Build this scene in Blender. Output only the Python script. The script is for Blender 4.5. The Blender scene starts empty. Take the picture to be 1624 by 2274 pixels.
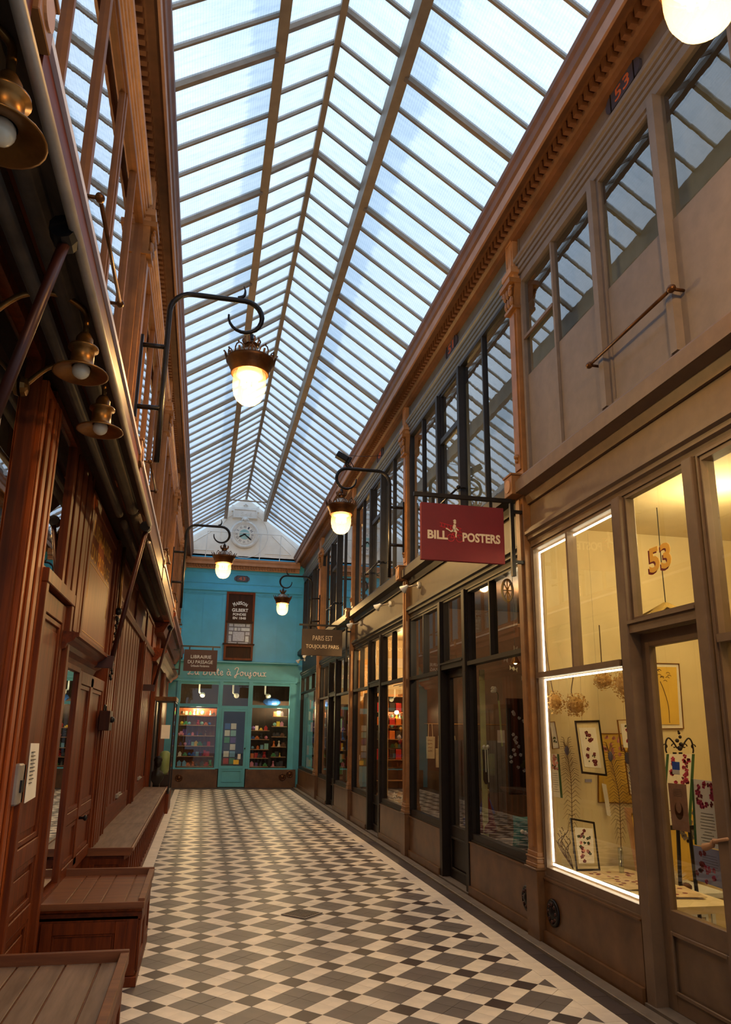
import bpy, bmesh, math, random
from mathutils import Vector, Matrix
PI = math.pi
rnd = random.Random(7)
sc = bpy.context.scene
COL = sc.collection

# ------------------------------------------------------------------ camera
cam_d = bpy.data.cameras.new('camera')
cam = bpy.data.objects.new('camera', cam_d)
COL.objects.link(cam)
F_PX, YAW, PITCH, ROLL = 1632.14, 0.2040, 0.2480, 0.0150
cam_d.sensor_fit = 'VERTICAL'
cam_d.sensor_height = 36.0
cam_d.lens = F_PX / 2274 * 36.0
cam_d.shift_x = (812 - 800.58) / 2274
cam_d.shift_y = (1207.77 - 1137) / 2274
cam_d.clip_start = 0.05
cam.matrix_world = (Matrix.Translation((0, 0, 1.6)) @ Matrix.Rotation(-YAW, 4, 'Z') @
                    Matrix.Rotation(PI / 2 + PITCH, 4, 'X') @ Matrix.Rotation(ROLL, 4, 'Z'))
sc.camera = cam

# ------------------------------------------------------------------ sky and exposure
SKY = 1.12
w = bpy.data.worlds.new('overcast_sky')
sc.world = w
w.use_nodes = True
nt = w.node_tree
nt.nodes.clear()
tc = nt.nodes.new('ShaderNodeTexCoord')
nz = nt.nodes.new('ShaderNodeTexNoise')
nz.inputs['Scale'].default_value = 2.2
nz.inputs['Detail'].default_value = 5
rp = nt.nodes.new('ShaderNodeValToRGB')
rp.color_ramp.elements[0].position = 0.38
rp.color_ramp.elements[0].color = (0.50, 0.68, 0.92, 1)
rp.color_ramp.elements[1].position = 0.64
rp.color_ramp.elements[1].color = (0.74, 0.87, 1.0, 1)
bg = nt.nodes.new('ShaderNodeBackground')
bg.inputs['Strength'].default_value = SKY
wo = nt.nodes.new('ShaderNodeOutputWorld')
nt.links.new(tc.outputs['Generated'], nz.inputs['Vector'])
nt.links.new(nz.outputs['Fac'], rp.inputs['Fac'])
nt.links.new(rp.outputs['Color'], bg.inputs['Color'])
sx = nt.nodes.new('ShaderNodeSeparateXYZ')        # overcast sky: a little brighter towards the zenith
mr = nt.nodes.new('ShaderNodeMapRange')
mr.inputs['From Min'].default_value = 0.0
mr.inputs['From Max'].default_value = 1.0
mr.inputs['To Min'].default_value = 0.55 * SKY
mr.inputs['To Max'].default_value = 1.35 * SKY
nt.links.new(tc.outputs['Generated'], sx.inputs['Vector'])
nt.links.new(sx.outputs['Z'], mr.inputs['Value'])
nt.links.new(mr.outputs['Result'], bg.inputs['Strength'])
nt.links.new(bg.outputs['Background'], wo.inputs['Surface'])
vs = sc.view_settings
vs.view_transform = 'Standard'
vs.look = 'None'
vs.gamma = 1
vs.use_curve_mapping = False
vs.exposure = 0.45

LAMP_W = 84.0          # watts of each passage lantern
GALLERY_W = 34.0
SHOP_W = 24.0

# ------------------------------------------------------------------ materials
def lin(c):
    out = []
    for v in c[:3]:
        v /= 255.0
        out.append(v / 12.92 if v <= 0.04045 else ((v + 0.055) / 1.055) ** 2.4)
    return tuple(out) + (1,)

def mat(name, col, rough=0.6, metal=0.0, var=0.12, scale=6.0, bump=0.0, stretch=(1, 1, 1), spec=0.5, col2=None, detail=4, coat=0.0):
    m = bpy.data.materials.new(name)
    m.use_nodes = True
    n = m.node_tree
    b = n.nodes['Principled BSDF']
    b.inputs['Roughness'].default_value = rough
    b.inputs['Metallic'].default_value = metal
    b.inputs['Specular IOR Level'].default_value = spec
    b.inputs['Coat Weight'].default_value = coat
    b.inputs['Coat Roughness'].default_value = 0.15
    t = n.nodes.new('ShaderNodeTexCoord')
    mp = n.nodes.new('ShaderNodeMapping')
    mp.inputs['Scale'].default_value = stretch
    z = n.nodes.new('ShaderNodeTexNoise')
    z.inputs['Scale'].default_value = scale
    z.inputs['Detail'].default_value = detail
    z.inputs['Roughness'].default_value = 0.6
    r = n.nodes.new('ShaderNodeValToRGB')
    c = lin(col)
    if col2 is None:
        a = tuple(max(0, v * (1 - var * 1.6)) for v in c[:3]) + (1,)
        e = tuple(min(1, v * (1 + var * 1.6)) for v in c[:3]) + (1,)
    else:
        a, e = c, lin(col2)
    r.color_ramp.elements[0].position = 0.3
    r.color_ramp.elements[0].color = a
    r.color_ramp.elements[1].position = 0.7
    r.color_ramp.elements[1].color = e
    n.links.new(t.outputs['Object'], mp.inputs['Vector'])
    n.links.new(mp.outputs['Vector'], z.inputs['Vector'])
    n.links.new(z.outputs['Fac'], r.inputs['Fac'])
    n.links.new(r.outputs['Color'], b.inputs['Base Color'])
    if bump:
        bp = n.nodes.new('ShaderNodeBump')
        bp.inputs['Strength'].default_value = bump
        bp.inputs['Distance'].default_value = 0.01
        n.links.new(z.outputs['Fac'], bp.inputs['Height'])
        n.links.new(bp.outputs['Normal'], b.inputs['Normal'])
    return m

def emit(name, col, s):
    m = bpy.data.materials.new(name)
    m.use_nodes = True
    n = m.node_tree
    b = n.nodes['Principled BSDF']
    b.inputs['Base Color'].default_value = lin(col)
    b.inputs['Emission Color'].default_value = lin(col)
    b.inputs['Emission Strength'].default_value = s
    return m

def glass(name, tint=(0.93, 0.95, 0.94), refl=1.0, rough=0.0, wobble=0.0):
    m = bpy.data.materials.new(name)
    m.use_nodes = True
    n = m.node_tree
    n.nodes.clear()
    o = n.nodes.new('ShaderNodeOutputMaterial')
    mx = n.nodes.new('ShaderNodeMixShader')
    tr = n.nodes.new('ShaderNodeBsdfTransparent')
    tr.inputs['Color'].default_value = tint + (1,)
    g = n.nodes.new('ShaderNodeBsdfGlossy')
    g.inputs['Roughness'].default_value = rough
    fr = n.nodes.new('ShaderNodeFresnel')
    fr.inputs['IOR'].default_value = 1.5
    mu = n.nodes.new('ShaderNodeMath')
    mu.operation = 'MULTIPLY'
    mu.use_clamp = True
    mu.inputs[1].default_value = refl
    ge = n.nodes.new('ShaderNodeNewGeometry')
    fo = n.nodes.new('ShaderNodeMath')
    fo.operation = 'SUBTRACT'
    fo.inputs[0].default_value = 1.0
    m2 = n.nodes.new('ShaderNodeMath')
    m2.operation = 'MULTIPLY'
    n.links.new(ge.outputs['Backfacing'], fo.inputs[1])
    n.links.new(fr.outputs['Fac'], mu.inputs[0])
    n.links.new(mu.outputs['Value'], m2.inputs[0])
    n.links.new(fo.outputs['Value'], m2.inputs[1])
    n.links.new(m2.outputs['Value'], mx.inputs['Fac'])
    n.links.new(tr.outputs['BSDF'], mx.inputs[1])
    n.links.new(g.outputs['BSDF'], mx.inputs[2])
    n.links.new(mx.outputs['Shader'], o.inputs['Surface'])
    if wobble:
        t = n.nodes.new('ShaderNodeTexCoord')
        z = n.nodes.new('ShaderNodeTexNoise')
        z.inputs['Scale'].default_value = 5.0
        bp = n.nodes.new('ShaderNodeBump')
        bp.inputs['Strength'].default_value = wobble
        bp.inputs['Distance'].default_value = 0.02
        n.links.new(t.outputs['Object'], z.inputs['Vector'])
        n.links.new(z.outputs['Fac'], bp.inputs['Height'])
        n.links.new(bp.outputs['Normal'], g.inputs['Normal'])
        n.links.new(bp.outputs['Normal'], fr.inputs['Normal'])
    return m

def roof_glass(name):
    """Old wired roof glass: mostly see-through, partly milky, with streaks of dirt along each pane."""
    m = bpy.data.materials.new(name)
    m.use_nodes = True
    n = m.node_tree
    n.nodes.clear()
    o = n.nodes.new('ShaderNodeOutputMaterial')
    t = n.nodes.new('ShaderNodeTexCoord')
    mp = n.nodes.new('ShaderNodeMapping')
    mp.inputs['Scale'].default_value = (1.2, 7.0, 1.2)
    oi = n.nodes.new('ShaderNodeObjectInfo')
    ad = n.nodes.new('ShaderNodeVectorMath')
    ad.operation = 'ADD'
    z = n.nodes.new('ShaderNodeTexNoise')
    z.inputs['Scale'].default_value = 3.0
    z.inputs['Detail'].default_value = 6
    z.inputs['Roughness'].default_value = 0.65
    r = n.nodes.new('ShaderNodeValToRGB')
    r.color_ramp.elements[0].position = 0.32
    r.color_ramp.elements[0].color = (0.78, 0.83, 0.86, 1)
    r.color_ramp.elements[1].position = 0.6
    r.color_ramp.elements[1].color = (0.95, 0.97, 0.99, 1)
    tr = n.nodes.new('ShaderNodeBsdfTransparent')
    tl = n.nodes.new('ShaderNodeBsdfTranslucent')
    df = n.nodes.new('ShaderNodeBsdfDiffuse')
    df.inputs['Color'].default_value = (0.55, 0.56, 0.54, 1)
    m1 = n.nodes.new('ShaderNodeMixShader')
    m1.inputs['Fac'].default_value = 0.35
    m2 = n.nodes.new('ShaderNodeMixShader')
    m2.inputs['Fac'].default_value = 0.06
    n.links.new(t.outputs['Object'], mp.inputs['Vector'])
    n.links.new(mp.outputs['Vector'], ad.inputs[0])
    n.links.new(oi.outputs['Location'], ad.inputs[1])
    n.links.new(ad.outputs['Vector'], z.inputs['Vector'])
    n.links.new(z.outputs['Fac'], r.inputs['Fac'])
    def mul(a, b):
        q = n.nodes.new('ShaderNodeMix')
        q.data_type = 'RGBA'
        q.blend_type = 'MULTIPLY'
        q.inputs[0].default_value = 1.0
        n.links.new(a, q.inputs[6])
        n.links.new(b, q.inputs[7])
        return q.outputs[2]
    # fine ribs moulded in the glass
    wv = n.nodes.new('ShaderNodeTexWave')
    wv.bands_direction = 'X'
    wv.inputs['Scale'].default_value = 14.0
    wr_ = n.nodes.new('ShaderNodeMapRange')
    wr_.inputs['To Min'].default_value = 0.88
    wr_.inputs['To Max'].default_value = 1.0
    n.links.new(t.outputs['Object'], wv.inputs['Vector'])
    n.links.new(wv.outputs['Fac'], wr_.inputs['Value'])
    # shade from outside put into the tint below the purlins, and moss specks
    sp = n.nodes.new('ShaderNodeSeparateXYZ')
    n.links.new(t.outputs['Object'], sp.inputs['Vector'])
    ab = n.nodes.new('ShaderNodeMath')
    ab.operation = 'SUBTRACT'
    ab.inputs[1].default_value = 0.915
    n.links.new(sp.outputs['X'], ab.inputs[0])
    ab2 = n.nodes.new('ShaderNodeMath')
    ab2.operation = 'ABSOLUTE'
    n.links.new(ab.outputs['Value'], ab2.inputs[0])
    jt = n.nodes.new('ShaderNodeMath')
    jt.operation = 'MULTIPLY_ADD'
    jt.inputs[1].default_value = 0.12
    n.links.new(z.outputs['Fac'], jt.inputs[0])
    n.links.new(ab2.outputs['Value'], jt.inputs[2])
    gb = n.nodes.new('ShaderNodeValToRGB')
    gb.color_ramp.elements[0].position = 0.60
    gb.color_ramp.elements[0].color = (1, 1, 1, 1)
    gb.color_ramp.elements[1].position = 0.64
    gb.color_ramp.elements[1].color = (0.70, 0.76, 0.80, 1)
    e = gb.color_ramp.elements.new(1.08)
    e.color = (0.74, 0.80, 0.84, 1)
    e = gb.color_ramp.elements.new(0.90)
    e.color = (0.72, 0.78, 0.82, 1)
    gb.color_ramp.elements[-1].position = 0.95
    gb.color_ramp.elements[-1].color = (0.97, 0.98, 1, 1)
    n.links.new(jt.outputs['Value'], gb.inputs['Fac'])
    z2 = n.nodes.new('ShaderNodeTexNoise')
    z2.inputs['Scale'].default_value = 38.0
    z2.inputs['Detail'].default_value = 3
    n.links.new(ad.outputs['Vector'], z2.inputs['Vector'])
    sk = n.nodes.new('ShaderNodeValToRGB')
    sk.color_ramp.elements[0].position = 0.27
    sk.color_ramp.elements[0].color = (0.45, 0.48, 0.46, 1)
    sk.color_ramp.elements[1].position = 0.33
    sk.color_ramp.elements[1].color = (1, 1, 1, 1)
    n.links.new(z2.outputs['Fac'], sk.inputs['Fac'])
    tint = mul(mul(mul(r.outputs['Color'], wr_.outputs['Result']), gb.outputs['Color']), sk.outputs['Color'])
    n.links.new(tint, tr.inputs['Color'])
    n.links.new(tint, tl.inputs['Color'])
    n.links.new(tr.outputs['BSDF'], m1.inputs[1])
    n.links.new(tl.outputs['BSDF'], m1.inputs[2])
    n.links.new(m1.outputs['Shader'], m2.inputs[1])
    n.links.new(df.outputs['BSDF'], m2.inputs[2])
    n.links.new(m2.outputs['Shader'], o.inputs['Surface'])
    return m

def clear(name):
    m = bpy.data.materials.new(name)
    m.use_nodes = True
    n = m.node_tree
    n.nodes.clear()
    o = n.nodes.new('ShaderNodeOutputMaterial')
    t = n.nodes.new('ShaderNodeBsdfTransparent')
    n.links.new(t.outputs['BSDF'], o.inputs['Surface'])
    return m

M = {}
M['wood'] = mat('varnished_wood', (118, 52, 14), 0.46, 0, 0.35, 3.5, 0.06, (9, 9, 0.7), 0.22, (74, 28, 6))
M['wood_h'] = mat('varnished_wood_level', (112, 48, 14), 0.46, 0, 0.35, 3.5, 0.06, (9, 0.7, 9), 0.22, (68, 26, 7))
M['wood_dk'] = mat('dark_wood', (58, 24, 8), 0.5, 0, 0.35, 3.0, 0.05, (8, 8, 0.8), 0.2, (34, 12, 4))
M['wood_orange'] = mat('orange_wood', (164, 76, 18), 0.42, 0, 0.3, 3.0, 0.05, (9, 9, 0.6), 0.28, (108, 44, 9))
M['wood_grey'] = mat('worn_grey_wood', (128, 104, 84), 0.6, 0, 0.3, 2.2, 0.05, (9, 0.8, 9), 0.4, (92, 70, 52))
M['wood_top'] = mat('worn_brown_top', (124, 74, 40), 0.45, 0, 0.3, 2.4, 0.04, (0.8, 8, 8), 0.4, (88, 46, 22))
M['sign_wood'] = mat('polished_panel', (140, 80, 48), 0.42, 0, 0.25, 3.0, 0.02, (8, 8, 0.6), 0.3, (108, 56, 34))
M['gilt'] = mat('bronze_brown_paint', (136, 92, 50), 0.42, 0.0, 0.18, 5.0, 0.05, (1, 1, 1), 0.5)
M['frame_l'] = mat('brown_window_paint', (120, 78, 46), 0.5, 0, 0.15, 5.0, 0.03, (1, 1, 1), 0.3)
M['gilt_l'] = mat('light_bronze_paint', (178, 132, 92), 0.42, 0.0, 0.15, 5.0, 0.03)
M['cornice'] = mat('cornice_brown_paint', (116, 76, 50), 0.5, 0, 0.15, 5.0, 0.03)
M['cornice_l'] = mat('cornice_pink_brown', (166, 124, 98), 0.5, 0, 0.1, 5.0, 0.02)
M['taupe'] = mat('taupe_paint', (116, 104, 98), 0.55, 0, 0.07, 9.0, 0.02)
M['taupe_d'] = mat('taupe_frame_paint', (108, 86, 66), 0.48, 0, 0.08, 9.0, 0.02)
M['slate'] = mat('slate_grey_paint', (98, 104, 110), 0.48, 0, 0.08, 8.0, 0.02)
M['black'] = mat('black_brown_paint', (26, 19, 14), 0.42, 0, 0.15, 8.0, 0.02, (1, 1, 1), 0.3)
M['navy'] = mat('charcoal_paint', (34, 35, 42), 0.45, 0, 0.15, 8.0, 0.02, (1, 1, 1), 0.3)
M['fascia_d'] = mat('dark_fascia_paint', (66, 53, 36), 0.5, 0, 0.1, 8.0, 0.02)
M['marble'] = mat('brown_marble', (112, 78, 48), 0.34, 0, 0.3, 4.0, 0.0, (1, 1, 1), 0.4, (76, 50, 29), 8)
M['iron'] = mat('black_iron', (34, 32, 34), 0.35, 0.6, 0.2, 10.0, 0.03)
M['bronze'] = mat('dark_bronze', (92, 58, 30), 0.4, 0.7, 0.25, 10.0, 0.05)
M['brass'] = mat('aged_brass', (134, 92, 44), 0.38, 0.8, 0.25, 8.0, 0.04)
M['blue'] = mat('turquoise_paint', (58, 172, 222), 0.45, 0, 0.06, 2.0, 0.02)
M['teal'] = mat('teal_frame_paint', (88, 172, 188), 0.45, 0, 0.06, 3.0, 0.02)
M['white'] = mat('white_plaster', (226, 228, 224), 0.7, 0, 0.05, 3.0, 0.04)
M['white_o'] = mat('white_ornament', (216, 220, 220), 0.6, 0, 0.06, 6.0, 0.03)
M['tile_l'] = mat('cream_tile', (224, 210, 190), 0.38, 0, 0.09, 5.0, 0.01, (1, 1, 1), 0.4)
M['tile_g'] = mat('grey_tile', (98, 89, 84), 0.42, 0, 0.1, 5.0, 0.01, (1, 1, 1), 0.4)
M['tile_d'] = mat('dark_brown_tile', (60, 46, 41), 0.42, 0, 0.12, 5.0, 0.01, (1, 1, 1), 0.4)
M['slab'] = mat('dark_slate_paving', (62, 52, 50), 0.45, 0, 0.15, 5.0, 0.02)
M['kerb'] = mat('grey_kerb_stone', (108, 96, 84), 0.5, 0, 0.15, 6.0, 0.03)
M['mortar'] = mat('dark_mortar', (74, 64, 56), 0.9, 0, 0.1, 20.0)
M['roof'] = mat('roof_metal', (142, 126, 108), 0.5, 0.2, 0.12, 5.0, 0.02)
M['roof_dk'] = mat('gutter_metal', (84, 80, 78), 0.5, 0.3, 0.15, 5.0, 0.02)
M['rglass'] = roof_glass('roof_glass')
M['clear'] = clear('pane_edge')
M['pane'] = glass('window_glass', (0.92, 0.94, 0.93), 1.5)
M['pane_up'] = glass('old_window_glass', (0.90, 0.93, 0.93), 2.6, 0.0, 0.012)
M['pane_l'] = glass('shop_glass', (0.80, 0.82, 0.80), 2.4, 0.0, 0.006)
M['globe'] = glass('lamp_globe', (1.0, 0.90, 0.66), 0.8)
_n = M['globe'].node_tree
_tl = _n.nodes.new('ShaderNodeBsdfTranslucent')
_tl.inputs['Color'].default_value = (1.0, 0.86, 0.6, 1)
_m3 = _n.nodes.new('ShaderNodeMixShader')
_m3.inputs['Fac'].default_value = 0.035
_o = [q for q in _n.nodes if q.type == 'OUTPUT_MATERIAL'][0]
_src = _o.inputs['Surface'].links[0].from_socket
_n.links.new(_src, _m3.inputs[1])
_n.links.new(_tl.outputs['BSDF'], _m3.inputs[2])
_n.links.new(_m3.outputs['Shader'], _o.inputs['Surface'])
M['bulb'] = emit('lit_bulb', (255, 214, 130), 14.0)
M['bulb_s'] = emit('small_bulb', (255, 220, 150), 6.0)
M['mantle'] = emit('lamp_reflector_glow', (255, 190, 84), 2.6)
M['led'] = emit('led_strip', (255, 238, 205), 9.0)
M['milk'] = mat('milk_glass_bulb', (214, 202, 176), 0.25, 0, 0.04)
M['cream'] = mat('cream_plaster', (222, 204, 160), 0.8, 0, 0.04, 3.0, 0.02)
M['beige'] = mat('beige_plaster', (196, 168, 128), 0.8, 0, 0.06, 3.0)
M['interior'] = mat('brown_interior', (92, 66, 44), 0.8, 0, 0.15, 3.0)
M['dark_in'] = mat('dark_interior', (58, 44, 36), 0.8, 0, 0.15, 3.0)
M['blind'] = mat('pale_blind', (206, 212, 212), 0.8, 0, 0.04, 3.0)
M['haze_in'] = mat('grey_room_wall', (150, 152, 150), 0.8, 0, 0.12, 2.0)
M['canvas'] = mat('dark_awning_canvas', (70, 58, 46), 0.85, 0, 0.2, 7.0, 0.05)
M['alu'] = mat('awning_bar_metal', (152, 142, 130), 0.45, 0.4, 0.1, 8.0)
M['rodw'] = mat('red_brown_iron', (58, 24, 16), 0.4, 0.3, 0.2, 8.0)
M['paper'] = mat('white_paper', (232, 224, 208), 0.8, 0, 0.03, 9.0)
M['ink'] = mat('grey_ink', (70, 62, 58), 0.8, 0, 0.05)
M['red'] = mat('crimson_board', (120, 12, 26), 0.6, 0, 0.05, 9.0)
M['lilac'] = mat('sky_sheen_strip', (206, 200, 208), 0.4, 0, 0.05)  # pale tone holds the sky's sheen on the left ledge strip
M['redline'] = mat('bright_red', (216, 40, 52), 0.5, 0, 0.03)
M['creamtxt'] = mat('cream_lettering', (236, 214, 176), 0.55, 0, 0.03)
M['brownsign'] = mat('brown_sign_board', (66, 46, 26), 0.5, 0, 0.1, 8.0)
M['wine'] = mat('wine_sign_board', (62, 20, 26), 0.5, 0, 0.1, 8.0)
M['gold'] = mat('gold_leaf', (212, 160, 74), 0.35, 0.5, 0.08)
M['orange53'] = mat('orange_gold_figures', (255, 190, 66), 0.5, 0, 0.03)
M['maroon'] = mat('maroon_shadow', (120, 20, 30), 0.5, 0, 0.03)
M['copper'] = mat('copper_figures', (196, 100, 62), 0.5, 0, 0.05)
M['plaque'] = mat('blue_grey_plaque', (66, 66, 86), 0.4, 0, 0.08)
M['whitetxt'] = mat('white_lettering', (226, 232, 236), 0.5, 0, 0.03)
M['pinktxt'] = mat('pale_pink_lettering', (246, 236, 232), 0.5, 0, 0.03)
M['green'] = mat('dark_green_card', (44, 88, 48), 0.7, 0, 0.05)
M['bluecard'] = mat('blue_card', (28, 92, 190), 0.6, 0, 0.03)
M['magenta'] = mat('magenta_petals', (176, 44, 84), 0.7, 0, 0.25, 30.0)
M['plum'] = mat('plum_petals', (122, 42, 52), 0.7, 0, 0.25, 30.0)
M['pink'] = mat('pink_petals', (226, 150, 140), 0.7, 0, 0.2, 30.0)
M['bluefl'] = mat('blue_petals', (62, 92, 170), 0.7, 0, 0.25, 30.0)
M['leaf'] = mat('leaf_green', (58, 78, 36), 0.7, 0, 0.2, 30.0)
M['stem'] = mat('dry_stem', (84, 60, 34), 0.8, 0, 0.2, 10.0)
M['hyd'] = mat('dried_petals', (150, 104, 46), 0.85, 0, 0.35, 26.0, 0.3, (1, 1, 1), 0.3, (214, 172, 100))
M['yellowpaper'] = mat('yellow_silk', (224, 184, 78), 0.75, 0, 0.06, 4.0)
M['sepia'] = mat('sepia_card', (158, 116, 92), 0.75, 0, 0.12, 12.0)
M['fur'] = mat('white_fur', (226, 216, 196), 0.95, 0, 0.15, 40.0)
M['grey_cloth'] = mat('grey_cloth', (112, 102, 98), 0.9, 0, 0.08, 9.0)
M['teal_cloth'] = mat('teal_cloth', (40, 118, 110), 0.8, 0, 0.2, 12.0)
M['linen'] = mat('linen_cloth', (206, 180, 138), 0.9, 0, 0.1, 14.0)
M['shade'] = mat('olive_lampshade', (138, 112, 52), 0.8, 0, 0.12, 8.0)
M['lav'] = mat('lavender_board', (150, 150, 176), 0.7, 0, 0.05)
TOYC = [(186, 40, 38), (42, 92, 170), (230, 190, 60), (70, 140, 80), (220, 130, 150), (236, 226, 210), (96, 60, 130),
        (214, 110, 40), (120, 170, 200), (110, 70, 44), (60, 56, 60), (150, 200, 190)]
TOYN = ['red', 'blue', 'yellow', 'green', 'pink', 'white', 'purple', 'orange', 'pale blue', 'brown', 'black', 'mint']
TM = [mat('toy_' + n.replace(' ', '_'), c, 0.4, 0, 0.06, 20.0) for n, c in zip(TOYN, TOYC)]

# ------------------------------------------------------------------ mesh helper
class MB:
    def __init__(s):
        s.v, s.f, s.m = [], [], []
    def add(s, vs, fs, mi=0):
        o = len(s.v)
        s.v += [tuple(p) for p in vs]
        s.f += [tuple(i + o for i in f) for f in fs]
        s.m += [mi] * len(fs)
        return s
    def box(s, x0, x1, y0, y1, z0, z1, mi=0):
        x0, x1 = min(x0, x1), max(x0, x1)
        y0, y1 = min(y0, y1), max(y0, y1)
        z0, z1 = min(z0, z1), max(z0, z1)
        return s.add([(x0, y0, z0), (x1, y0, z0), (x1, y1, z0), (x0, y1, z0), (x0, y0, z1), (x1, y0, z1), (x1, y1, z1), (x0, y1, z1)],
                     [(0, 3, 2, 1), (4, 5, 6, 7), (0, 1, 5, 4), (1, 2, 6, 5), (2, 3, 7, 6), (3, 0, 4, 7)], mi)
    def prism(s, pts, d, mi=0):
        """closed polygon (3-D points) pushed along vector d"""
        n = len(pts)
        a = [Vector(p) for p in pts]
        b = [p + Vector(d) for p in a]
        nrm = Vector((0, 0, 0))
        for i in range(n):
            nrm += a[i].cross(a[(i + 1) % n])
        flip = nrm.dot(Vector(d)) > 0
        fs = [tuple(range(n)), tuple(range(2 * n - 1, n - 1, -1))] + [(i, i + n, (i + 1) % n + n, (i + 1) % n) for i in range(n)]
        if flip:
            fs = [tuple(reversed(f)) for f in fs]
        return s.add(a + b, fs, mi)
    def profY(s, prof, y0, y1, mi=0):
        return s.prism([(x, y0, z) for x, z in prof], (0, y1 - y0, 0), mi)
    def profX(s, prof, x0, x1, mi=0):
        return s.prism([(x0, y, z) for y, z in prof], (x1 - x0, 0, 0), mi)
    def tube(s, pts, r, n=8, mi=0, cap=True):
        P = [Vector(p) for p in pts]
        rs = r if isinstance(r, (list, tuple)) else [r] * len(P)
        up = None
        rings = []
        for i, p in enumerate(P):
            t = (P[min(i + 1, len(P) - 1)] - P[max(i - 1, 0)]).normalized()
            if up is None:
                up = Vector((0, 0, 1)) if abs(t.z) < 0.9 else Vector((1, 0, 0))
            sd = t.cross(up)
            if sd.length < 1e-4:
                sd = t.cross(Vector((0, 1, 0)))
            sd.normalize()
            up = sd.cross(t).normalized()
            rings.append([p + (sd * math.cos(2 * PI * k / n) + up * math.sin(2 * PI * k / n)) * rs[i] for k in range(n)])
        vs = [q for rg in rings for q in rg]
        fs = []
        for i in range(len(P) - 1):
            for k in range(n):
                fs.append((i * n + k, i * n + (k + 1) % n, (i + 1) * n + (k + 1) % n, (i + 1) * n + k))
        if cap:
            fs.append(tuple(reversed(range(n))))
            fs.append(tuple((len(P) - 1) * n + k for k in range(n)))
        return s.add(vs, fs, mi)
    def lathe(s, prof, c=(0, 0, 0), n=20, mi=0, axis='Z', capb=True, capt=True):
        vs, fs = [], []
        for r, z in prof:
            for k in range(n):
                a = 2 * PI * k / n
                p = (r * math.cos(a), r * math.sin(a), z)
                if axis == 'X':
                    p = (p[2], p[0], p[1])
                elif axis == 'Y':
                    p = (p[1], p[2], p[0])
                vs.append((p[0] + c[0], p[1] + c[1], p[2] + c[2]))
        for i in range(len(prof) - 1):
            for k in range(n):
                fs.append((i * n + k, i * n + (k + 1) % n, (i + 1) * n + (k + 1) % n, (i + 1) * n + k))
        if capb:
            fs.append(tuple(reversed(range(n))))
        if capt:
            fs.append(tuple((len(prof) - 1) * n + k for k in range(n)))
        return s.add(vs, fs, mi)
    def ball(s, c, r, n=10, mi=0, sq=(1, 1, 1)):
        k = max(4, n // 2 + 1)
        o = len(s.v)
        s.lathe([(max(1e-4, r * math.sin(PI * i / k)), -r * math.cos(PI * i / k)) for i in range(k + 1)], (0, 0, 0), n, mi)
        for i in range(o, len(s.v)):
            x, y, z = s.v[i]
            s.v[i] = (x * sq[0] + c[0], y * sq[1] + c[1], z * sq[2] + c[2])
        return s
    def slab(s, quad, t, mi=0):
        """flat plate: quad corners, thickness vector along its normal"""
        q = [Vector(p) for p in quad]
        n = (q[1] - q[0]).cross(q[-1] - q[0]).normalized() * t
        return s.prism(q, n, mi)
    def frame_yz(s, x0, x1, y0, y1, z0, z1, wd, mi=0, wt=None, wb=None):
        wt = wd if wt is None else wt
        wb = wd if wb is None else wb
        s.box(x0, x1, y0, y0 + wd, z0, z1, mi).box(x0, x1, y1 - wd, y1, z0, z1, mi)
        return s.box(x0, x1, y0 + wd, y1 - wd, z1 - wt, z1, mi).box(x0, x1, y0 + wd, y1 - wd, z0, z0 + wb, mi)
    def frame_xz(s, y0, y1, x0, x1, z0, z1, wd, mi=0, wt=None, wb=None):
        wt = wd if wt is None else wt
        wb = wd if wb is None else wb
        s.box(x0, x0 + wd, y0, y1, z0, z1, mi).box(x1 - wd, x1, y0, y1, z0, z1, mi)
        return s.box(x0 + wd, x1 - wd, y0, y1, z1 - wt, z1, mi).box(x0 + wd, x1 - wd, y0, y1, z0, z0 + wb, mi)
    def build(s, name, ms, parent=None, smooth=False, bevel=0.0):
        me = bpy.data.meshes.new(name)
        L = Vector((0, 0, 0))
        if parent is not None:
            L = gloc(parent)
        me.from_pydata([(x - L.x, y - L.y, z - L.z) for x, y, z in s.v], [], s.f)
        ms = ms if isinstance(ms, (list, tuple)) else [ms]
        for m in ms:
            me.materials.append(M[m] if isinstance(m, str) else m)
        if len(ms) > 1:
            me.polygons.foreach_set('material_index', s.m)
        if smooth:
            me.polygons.foreach_set('use_smooth', [True] * len(s.f))
        me.update()
        o = bpy.data.objects.new(name, me)
        COL.objects.link(o)
        o.parent = parent
        if bevel:
            b = o.modifiers.new('bevel', 'BEVEL')
            b.width = bevel
            b.segments = 1
            b.limit_method = 'ANGLE'
        return o

def gloc(o):
    v = Vector(o.location)
    while o.parent is not None:
        o = o.parent
        v += Vector(o.location)
    return v

def tag(o, label, cat, group=None, kind=None):
    o['label'] = label
    o['category'] = cat
    if group:
        o['group'] = group
    if kind:
        o['kind'] = kind
    return o

def thing(name, label, cat, loc=(0, 0, 0), group=None, kind=None):
    o = bpy.data.objects.new(name, None)
    o.empty_display_size = 0.1
    COL.objects.link(o)
    o.location = loc
    return tag(o, label, cat, group, kind)

def struct(name, label, cat, loc=(0, 0, 0)):
    return thing(name, label, cat, loc, None, 'structure')

def dup(o, off, parent=None):
    c = o.copy()
    COL.objects.link(c)
    if parent is not None:
        c.parent = parent
    c.location = Vector(o.location) + Vector(off)
    return c

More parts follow.
